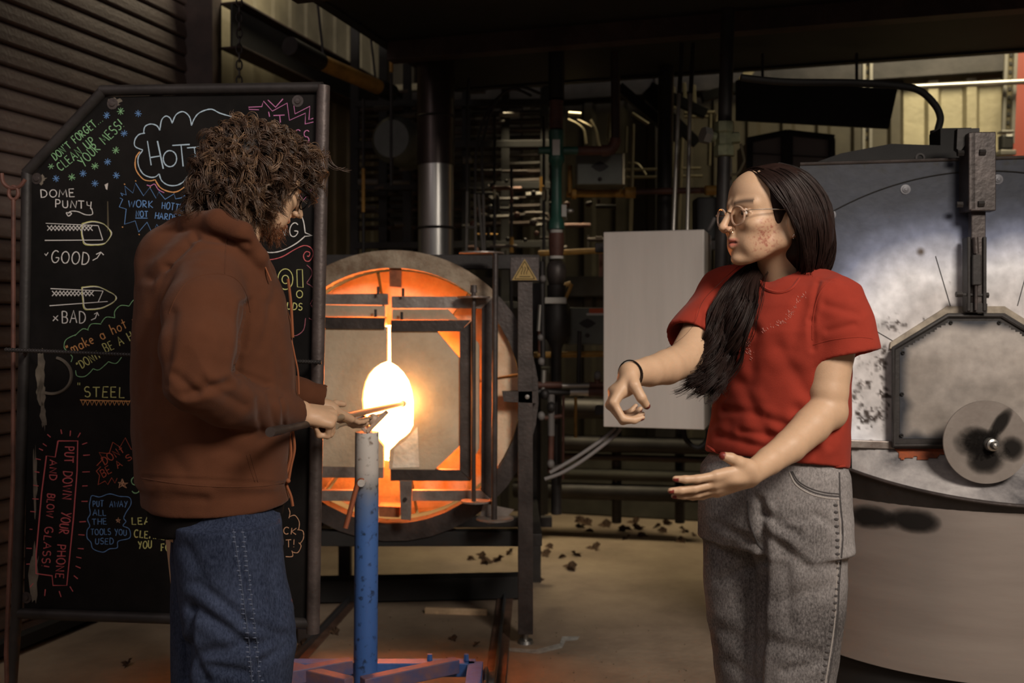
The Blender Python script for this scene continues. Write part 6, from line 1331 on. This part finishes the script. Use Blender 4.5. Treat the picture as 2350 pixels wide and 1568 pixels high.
MB().ball(Lh((-.012, .0785, -.052)), .0021, 2).build('ear_stud', M_silver, wm, True)
MB().tube([Lh((-.012+.004*math.cos(a_), .079, -.056+.005*math.sin(a_))) for a_ in np.linspace(0, 6, 12)], .0005, 6).build('ear_ring', M_silver, wm, True)
dw = (wr2-el2)/np.linalg.norm(wr2-el2)
for k in (0, 1):
    c_ = wr2-dw*.004+dw*.006*k; ax = np.cross(dw, [0, 0, 1.]); ax /= np.linalg.norm(ax); ay_ = np.cross(dw, ax)+dw*(.12 if k else -.05)
    MB().tube([Vector(c_+.0275*(ax*math.cos(a_)+ay_*math.sin(a_))) for a_ in np.linspace(0, 2*math.pi, 25)[:-1]], .0013, 6, closed=True).build('bracelet', M_blackc, wm, True)
# ================================================================ man in brown
mn = thing('person', 'curly haired person in brown hooded sweatshirt and blue jeans holding a steel pipe', 'person')
hm = Head(A3(598, 414, 2.37), math.radians(37), math.radians(24), 0, 1.03)
nbm = A3(535, 545, 2.33); Fm = hm.field(.0024, (nbm, .060), False); mp_, mq_ = Fm.mesh(1); mc = face_tint(hm, mp_, SK*1.02, (.34, .13, .10), False)
bodyM = [(mp_, mq_, mc)]
wrR, wrL = A3(690, 946, 2.365), A3(754, 940, 2.74)
pat = lambda Y: np.array(pipeA+(pipeB-pipeA)*((Y-pipeA.y)/(pipeB.y-pipeA.y)))
Fr = Field(A3(590, 1060, 2.25)-.03, A3(790, 880, 2.6)+.06, .002)
chain(Fr, [A3(600, 950, 2.27), wrR], [.034, .028], .01)
HR = Hand(Fr, wrR+np.array([-.012, 0, 0]), (.80, .42, -.16), (-.12, .42, -.86), True, [(1.30, 1.5, 1.1), (1.35, 1.55, 1.1), (1.4, 1.6, 1.1), (1.45, 1.6, 1.1)], [(.028, .030, .022), (.050, .028, .036), (.066, .018, .042)], 1.05, spread=(.02, 0, -.02, -.05))
a_, b_ = Fr.mesh(1); bodyM.append((a_, b_, np.tile(SK*np.array([1.0, .98, .97]), (len(a_), 1))))
Fl = Field(A3(690, 1010, 2.6), A3(860, 860, 2.95)+np.array([.06, 0, .03]), .002)
chain(Fl, [A3(690, 925, 2.73), wrL], [.032, .026], .01)
HL = Hand(Fl, wrL, (.42, .68, -.40), (.25, .30, .90), False, [(.10, .35, .25), (.08, .30, .2), (.08, .30, .2), (.10, .35, .25)], [(.032, .036, .020), (.058, .036, .040), (.082, .028, .048)], .92)
a_, b_ = Fl.mesh(1); bodyM.append((a_, b_, np.tile(SK, (len(a_), 1))))
Ft = Field((-1.05, 2.0, .05), (-.35, 2.75, 1.45), .010); ym = math.radians(15)
mx_ = PX(492, 2.34)
Ft.stack([(1.43, mx_+.02, 2.33, .05, .05, ym-math.pi/2), (1.38, mx_, 2.34, .15, .07, ym-math.pi/2), (1.2, mx_, 2.34, .15, .10, ym-math.pi/2), (.8, mx_, 2.34, .14, .11, ym-math.pi/2)], .01)
for px_, Y_ in ((545, 2.26), (470, 2.46)): chain(Ft, [A3(px_-15, 1200, Y_), A3(px_, 1560, Y_), A3(px_-10, 1950, Y_)], [.08, .055, .04])
a_, b_ = Ft.mesh(0); bodyM.append((a_, b_, np.tile(SK, (len(a_), 1))))
link('body', npmesh('body', bodyM), M_skin, mn, True); hm.eyes(mn)
# hoodie
yh = ym-math.pi/2      # 'a' axis = lateral
Fo = Field((-1.02, 1.98, .85), (-.36, 2.88, 1.58), .0042)
def rowm(py, L, R, a, cy=2.33):
    cx = PX((L+R)/2, cy); hf = (R-L)/2*cy/FPX; b = math.sqrt(max(hf**2-(a*math.cos(yh))**2, .03**2))/abs(math.sin(yh)); return (PZ(py, cy), cx, cy, a, b, yh)
el_m = A3(452, 872, 2.035)
chain(Fo, [A3(482, 655, 2.20), A3(468, 720, 2.12), A3(458, 800, 2.06), el_m], [.078, .082, .076, .066], .018)
chain(Fo, [el_m, A3(520, 915, 2.12), A3(600, 938, 2.24), A3(660, 946, 2.33)], [.066, .060, .052, .040], .010); Fo.cone(A3(648, 945, 2.325), A3(684, 947, 2.36), .038, .036, .008)
# hollow cuff
dC = wrR-A3(648, 945, 2.325); dC /= np.linalg.norm(dC); cap_cut(Fo, A3(683, 947, 2.358), dC, .06); Fo.cone(A3(668, 946, 2.345), A3(700, 948, 2.38), .029, .031, .003, True)
chain(Fo, [A3(520, 640, 2.54), A3(560, 890, 2.72), A3(690, 905, 2.735)], [.085, .065, .048], .04); Fo.cone(A3(690, 908, 2.735), A3(748, 917, 2.75), .041, .039, .006)
dD = np.array([.97, .15, -.12]); cap_cut(Fo, A3(748, 917, 2.75), dD, .06); Fo.cone(A3(730, 914, 2.745), A3(765, 920, 2.76), .032, .034, .003, True)
Fo.stack([rowm(520, 455, 585, .065), rowm(545, 410, 592, .10), rowm(575, 372, 605, .14), rowm(610, 345, 625, .165), rowm(660, 325, 645, .18), rowm(740, 314, 664, .18), rowm(830, 312, 672, .18), rowm(920, 312, 676, .18), rowm(1000, 314, 664, .185), rowm(1060, 318, 658, .185), rowm(1100, 318, 660, .185), rowm(1118, 330, 655, .178), rowm(1176, 334, 668, .178)], .012)
# hood bag and rolled collar
chain(Fo, [A3(612, 650, 2.30), A3(592, 590, 2.25), A3(555, 535, 2.22), A3(500, 508, 2.23), A3(445, 512, 2.28), A3(420, 530, 2.36), A3(450, 520, 2.44), A3(520, 525, 2.46), A3(590, 590, 2.42), A3(612, 640, 2.36)], [.018, .022, .024, .026, .028, .030, .028, .024, .022, .018], .012)
Fo.ell(A3(395, 575, 2.36), (.055, .11, .060), .04); Fo.ell(A3(365, 620, 2.36), (.040, .10, .075), .04)
Fo.cone(A3(530, 560, 2.33), A3(545, 480, 2.33), .060, .070, .006, True)
# open bottom
Fo.plane(A3(500, 1152, 2.33), (.0, .04, -1), .006); Fo.stack([(.84, mx_, 2.33, .17, .145, yh), (.93, mx_, 2.33, .17, .145, yh), (.95, mx_, 2.33, .1, .08, yh)], .004, True)
op, oq = Fo.mesh(2)
op = folds(op, oq, [(545, 860, 610, 885, 9, -0.0062), (430, 905, 520, 880, 10, -0.0062), (470, 880, 560, 930, 12, -0.0050), (560, 880, 640, 915, 12, -0.0037), (400, 860, 450, 900, 10, -0.0050), (395, 720, 378, 880, 12, -0.0050), (560, 700, 545, 850, 9, -0.0074), (575, 690, 560, 800, 7, -0.0037), (345, 640, 335, 900, 13, -0.0031), (420, 980, 560, 1050, 18, -0.0037), (360, 1000, 420, 1080, 16, -0.0037), (600, 1010, 560, 1080, 14, -0.0031), (330, 1095, 660, 1112, 4, -0.0025), (335, 1104, 655, 1119, 3, -0.0012), (640, 640, 600, 800, 10, -0.0031), (430, 560, 345, 640, 10, -0.0050), (570, 560, 450, 545, 7, -0.0050), (450, 545, 380, 610, 8, -0.0050), (380, 610, 350, 720, 9, -0.0037), (500, 1130, 620, 1140, 12, -0.0025), (360, 1130, 470, 1145, 10, -0.0025), (480, 760, 420, 850, 16, -0.0031), (620, 700, 650, 860, 12, -0.0031), (590, 920, 600, 985, 7, -0.0025), (620, 900, 630, 975, 6, -0.0025), (648, 915, 652, 985, 4, -0.0031), (500, 700, 520, 800, 14, -0.0019)])
No = normals(op, oq); op = op+No*(.0022*vn(op, (12, 12, 20), 3)+.0012*vn(op, 38, 4))[:, None]
link('hooded_sweatshirt', npmesh('hooded_sweatshirt', [(op, oq)]), M_hood, mn, True); bO = bvh_of(op, oq)
drape_tube('shoulder_seam', bO, [(388, 720), (405, 680), (431, 647), (468, 631), (514, 630), (545, 644), (565, 676), (575, 717)], .0014, M_hood, mn)
drape_tube('yoke_seam', bO, [(520, 545), (517, 590), (515, 628)], .0012, M_hood, mn); drape_tube('hem_seam', bO, [(325, 1098), (420, 1112), (520, 1118), (600, 1116), (652, 1108)], .0014, M_hood, mn)
drape_tube('pocket_seam', bO, [(566, 1045), (574, 1075), (585, 1106)], .0013, M_hood, mn); drape_tube('pocket_seam', bO, [(574, 1042), (582, 1072), (592, 1106)], .0013, M_hood, mn)
# front edge, drawcords
M_cord = mat('brown_cord', (.20, .06, .02), .9)
for pts in ([(668, 775), (668, 810), (655, 850), (645, 885), (652, 903)], [(668, 775), (676, 815), (684, 855), (686, 905)]): MB().tube([P(x, y, 2.34) for x, y in cat(pts, 6)], .0022, 6).build('drawcord', M_cord, mn, True)
for pts in ([(661, 640), (668, 700), (672, 775)], [(664, 990), (668, 1040), (662, 1072), (655, 1100), (660, 1120)], [(660, 1120), (668, 1140), (672, 1162)], [(672, 990), (676, 1030), (668, 1070), (662, 1105)]): MB().tube([P(x, y, 2.33) for x, y in cat(pts, 6)], .0035, 6).build('zip_edge', M_cord, mn, True)
MB().ball(P(661, 1104, 2.32), .006, 2).build('cord_knot', M_cord, mn, True)
MB().tube([P(x, y, 2.25) for x, y in cat([(588, 570), (603, 600), (622, 645)], 6)], .0018, 6).build('zip_tape', M_cord, mn, True)
# black shirt showing under the hem
Fk = Field((-1.0, 2.0, .80), (-.4, 2.66, .98), .005); Fk.stack([rowm(1240, 352, 640, .155), rowm(1160, 345, 650, .165), rowm(1120, 345, 650, .165)], .01); Fk.plane(A3(500, 1208, 2.3), (.115, .0, -1), .004)
a_, b_ = Fk.mesh(1); link('black_shirt', npmesh('black_shirt', [(a_, b_)]), M_blackc, mn, True)
# jeans
Fq = Field((-1.02, 2.0, .09), (-.4, 2.7, .98), .0045)
Fq.stack([(PZ(1130, 2.3), PX(505, 2.3), 2.32, .15, .125, yh), (PZ(1200, 2.3), PX(518, 2.3), 2.32, .165, .122, yh), (PZ(1260, 2.3), PX(524, 2.3), 2.32, .17, .122, yh)], .01)
for rws, Y_, bb in (([(1200, 402, 644), (1260, 404, 646), (1330, 410, 655), (1400, 420, 672), (1470, 430, 677), (1568, 438, 668), (1800, 430, 650), (1990, 420, 650)], 2.24, .105), ([(1200, 396, 600), (1330, 396, 590), (1470, 396, 580), (1568, 396, 575), (1990, 400, 575)], 2.42, .10)):
    Fq.stack([(PZ(a, Y_), PX((b+c)/2, Y_), Y_, (c-b)/2*Y_/FPX, bb, 0) for a, b, c in rws], .02)
qp, qq = Fq.mesh(2)
qp = folds(qp, qq, [(440, 1390, 570, 1480, 14, -.008), (450, 1340, 560, 1420, 13, -.006), (430, 1480, 470, 1560, 12, -.008), (470, 1500, 640, 1470, 14, -.007), (560, 1430, 665, 1460, 12, -.006), (440, 1400, 425, 1560, 8, -.010), (560, 1240, 575, 1400, 6, .003), (620, 1300, 640, 1420, 12, -.004), (480, 1530, 560, 1545, 10, -.006), (430, 1260, 470, 1330, 14, -.004), (600, 1520, 660, 1480, 10, -.006)])
Nq = normals(qp, qq); qp = qp+Nq*(.0020*vn(qp, (15, 15, 24), 5))[:, None]
link('jeans', npmesh('jeans', [(qp, qq)]), M_jb, mn, True); bQ = bvh_of(qp, qq)
M_stb = mat('blue_stitch', (.03, .04, .07), .9); M_stb2 = mat('blue_wear', (.07, .085, .13), .9)
drape_tube('side_seam', bQ, [(535, 1215), (548, 1300), (562, 1400), (572, 1480), (578, 1568)], .0018, M_stb, mn); drape_tube('side_seam', bQ, [(556, 1215), (568, 1300), (580, 1400), (590, 1480), (594, 1568)], .0012, M_stb, mn)
rs_ = random.Random(9)
for y_ in range(1222, 1568, 11):
    for dx in (0, 20):
        h0 = hit(bQ, 536+(y_-1215)*.12+dx+rs_.uniform(-3, 3), y_, 0.)
        if h0: MB().ball(h0, .0032, 1, (1.7, .5, .6)).build('seam_pucker', M_stb2, mn, True)
for (x_, Y_) in ((545, 2.24), (480, 2.44)):
    c_ = np.array([PX(x_, Y_), Y_, 0]); F_ = Field(c_-np.array([.10, .12, .02]), c_+np.array([.20, .14, .16]), .005)
    F_.cone(c_+np.array([-.02, .0, .05]), c_+np.array([.12, .03, .035]), .048, .044, .02); F_.cone(c_+np.array([-.0, .01, .04]), c_+np.array([.0, .01, .10]), .046, .042, .02); F_.plane(c_+np.array([0, 0, .001]), (0, 0, -1), .003); F_.plane(c_+np.array([0, 0, .12]), (0, 0, 1), .003)
    a_, b_ = F_.mesh(1); link('shoe', npmesh('shoe', [(a_, b_)]), M_shoe, mn, True)
# curly hair
Fc = Field(hm.C-.17, hm.C+.17, .0032); Fc.ell(hm.L((-.020, 0, .030)), (.118, .096, .100), .01, hm.R.T); Fc.ell(hm.L((-.070, 0, -.035)), (.068, .086, .085), .03, hm.R.T); Fc.ell(hm.L((.035, 0, .075)), (.065, .075, .045), .03, hm.R.T)
Fc.ell(hm.L((.095, 0, -.030)), (.070, .12, .095), .012, hm.R.T, True)
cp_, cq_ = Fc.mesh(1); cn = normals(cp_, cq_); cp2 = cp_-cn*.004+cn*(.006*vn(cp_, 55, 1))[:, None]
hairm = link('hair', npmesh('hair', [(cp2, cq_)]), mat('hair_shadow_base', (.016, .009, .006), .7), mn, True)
def curls(n, seed, Lr, rr_, r0, nm, m, par, base, nrm, grav=.35, K=16, turns=(1.3, 2.6), sd=4, clump=1, spr=.003):
    g = np.random.default_rng(seed); i = g.integers(0, len(base), n); b = base[i]; nn = nrm[i]+g.normal(0, .40, (n, 3)); nn /= np.linalg.norm(nn, axis=1, keepdims=True)
    tg = np.cross(nn, g.normal(0, 1, (n, 3))); tg += np.array([0, 0, -1.1]); tg /= np.linalg.norm(tg, axis=1, keepdims=True)
    L = g.uniform(*Lr, n)[:, None, None]; R_ = g.uniform(*rr_, n)[:, None, None]; w_ = g.uniform(*turns, n)[:, None, None]*2*np.pi; ph = g.random((n, 1, 1))*6.28
    def rp(a): return np.repeat(a, clump, axis=0)
    b, nn, tg, L, R_, w_, ph = map(rp, (b, nn, tg, L, R_, w_, ph)); N2 = n*clump
    if clump > 1: b = b+g.normal(0, spr, (N2, 3)); R_ = R_*g.uniform(.8, 1.2, (N2, 1, 1)); ph = ph+g.normal(0, .22, (N2, 1, 1)); L = L*g.uniform(.85, 1.1, (N2, 1, 1))
    t = np.linspace(0, 1, K)[None, :, None]
    ctr = b[:, None]-nn[:, None]*.006+nn[:, None]*L*(t-.60*t*t)*.75+tg[:, None]*L*t**1.3*.75+np.array([0, 0, -1.])*L*grav*t**2
    e1 = np.cross(tg, nn); e1 /= np.linalg.norm(e1, axis=1, keepdims=True)+1e-9
    p = ctr+R_*np.minimum(1, t*3)*(e1[:, None]*np.cos(w_*t+ph)+nn[:, None]*np.sin(w_*t+ph))
    rad = g.uniform(*r0, N2)[:, None]*(1-.7*np.linspace(0, 1, K)[None]**2)
    return strands(p, rad, nm, m, par, sd)
ql = hm.inv(cp_); keep = ~((ql[:, 0] > .022) & (ql[:, 2] < .050)); cbp, cbn = cp_[keep], cn[keep]
curls(460, 1, (.05, .085), (.007, .013), (.0008, .0015), 'curls', M_hairm, hairm, cbp, cbn, .3, 20, (.9, 1.7), 4, 11, .0030)
curls(150, 2, (.05, .085), (.008, .014), (.0007, .0013), 'light_curls', M_hairm2, hairm, cbp, cbn, .3, 20, (.9, 1.7), 4, 8, .0028)
curls(250, 3, (.05, .075), (.008, .014), (.0004, .0007), 'loose_curls', M_hairm2, hairm, cbp, cbn, .3, 20, (1.2, 2.4), 3)
# beard
hi_ = hm.inv(mp_); bm = ((hi_[:, 2] < -.078) & (hi_[:, 2] > -.118) & (hi_[:, 0] > .0)) | ((np.abs(hi_[:, 1]) > .05) & (hi_[:, 2] < -.03) & (hi_[:, 2] > -.1) & (hi_[:, 0] > -.01) & (hi_[:, 0] < .05)); mn_ = normals(mp_, mq_)
curls(700, 4, (.015, .030), (.002, .004), (.0004, .0008), 'beard', M_beard, hairm, mp_[bm], mn_[bm], .3, 8)
# glasses
gm = thing('eyeglasses', 'dark framed glasses on the person in the brown sweatshirt', 'glasses')
for y in (-1, 1):
    ring = [hm.L((.106, .033*y+.023*math.cos(a_), -.004+.019*math.sin(a_))) for a_ in np.linspace(0, 2*math.pi, 25)[:-1]]
    MB().tube(ring, .0016, 6, closed=True).build('rim', M_blackc, gm, True); MB().tube([hm.L((.104, .056*y, .004)), hm.L((.095, .070*y, .006)), hm.L((.05, .079*y, .006)), hm.L((-.01, .080*y, .004))], .0026, 8).build('temple', M_blackc, gm, True)
MB().tube([hm.L((.106, .012, .0)), hm.L((.110, 0, .004)), hm.L((.106, -.012, .0))], .0014, 6).build('bridge', M_blackc, gm, True)
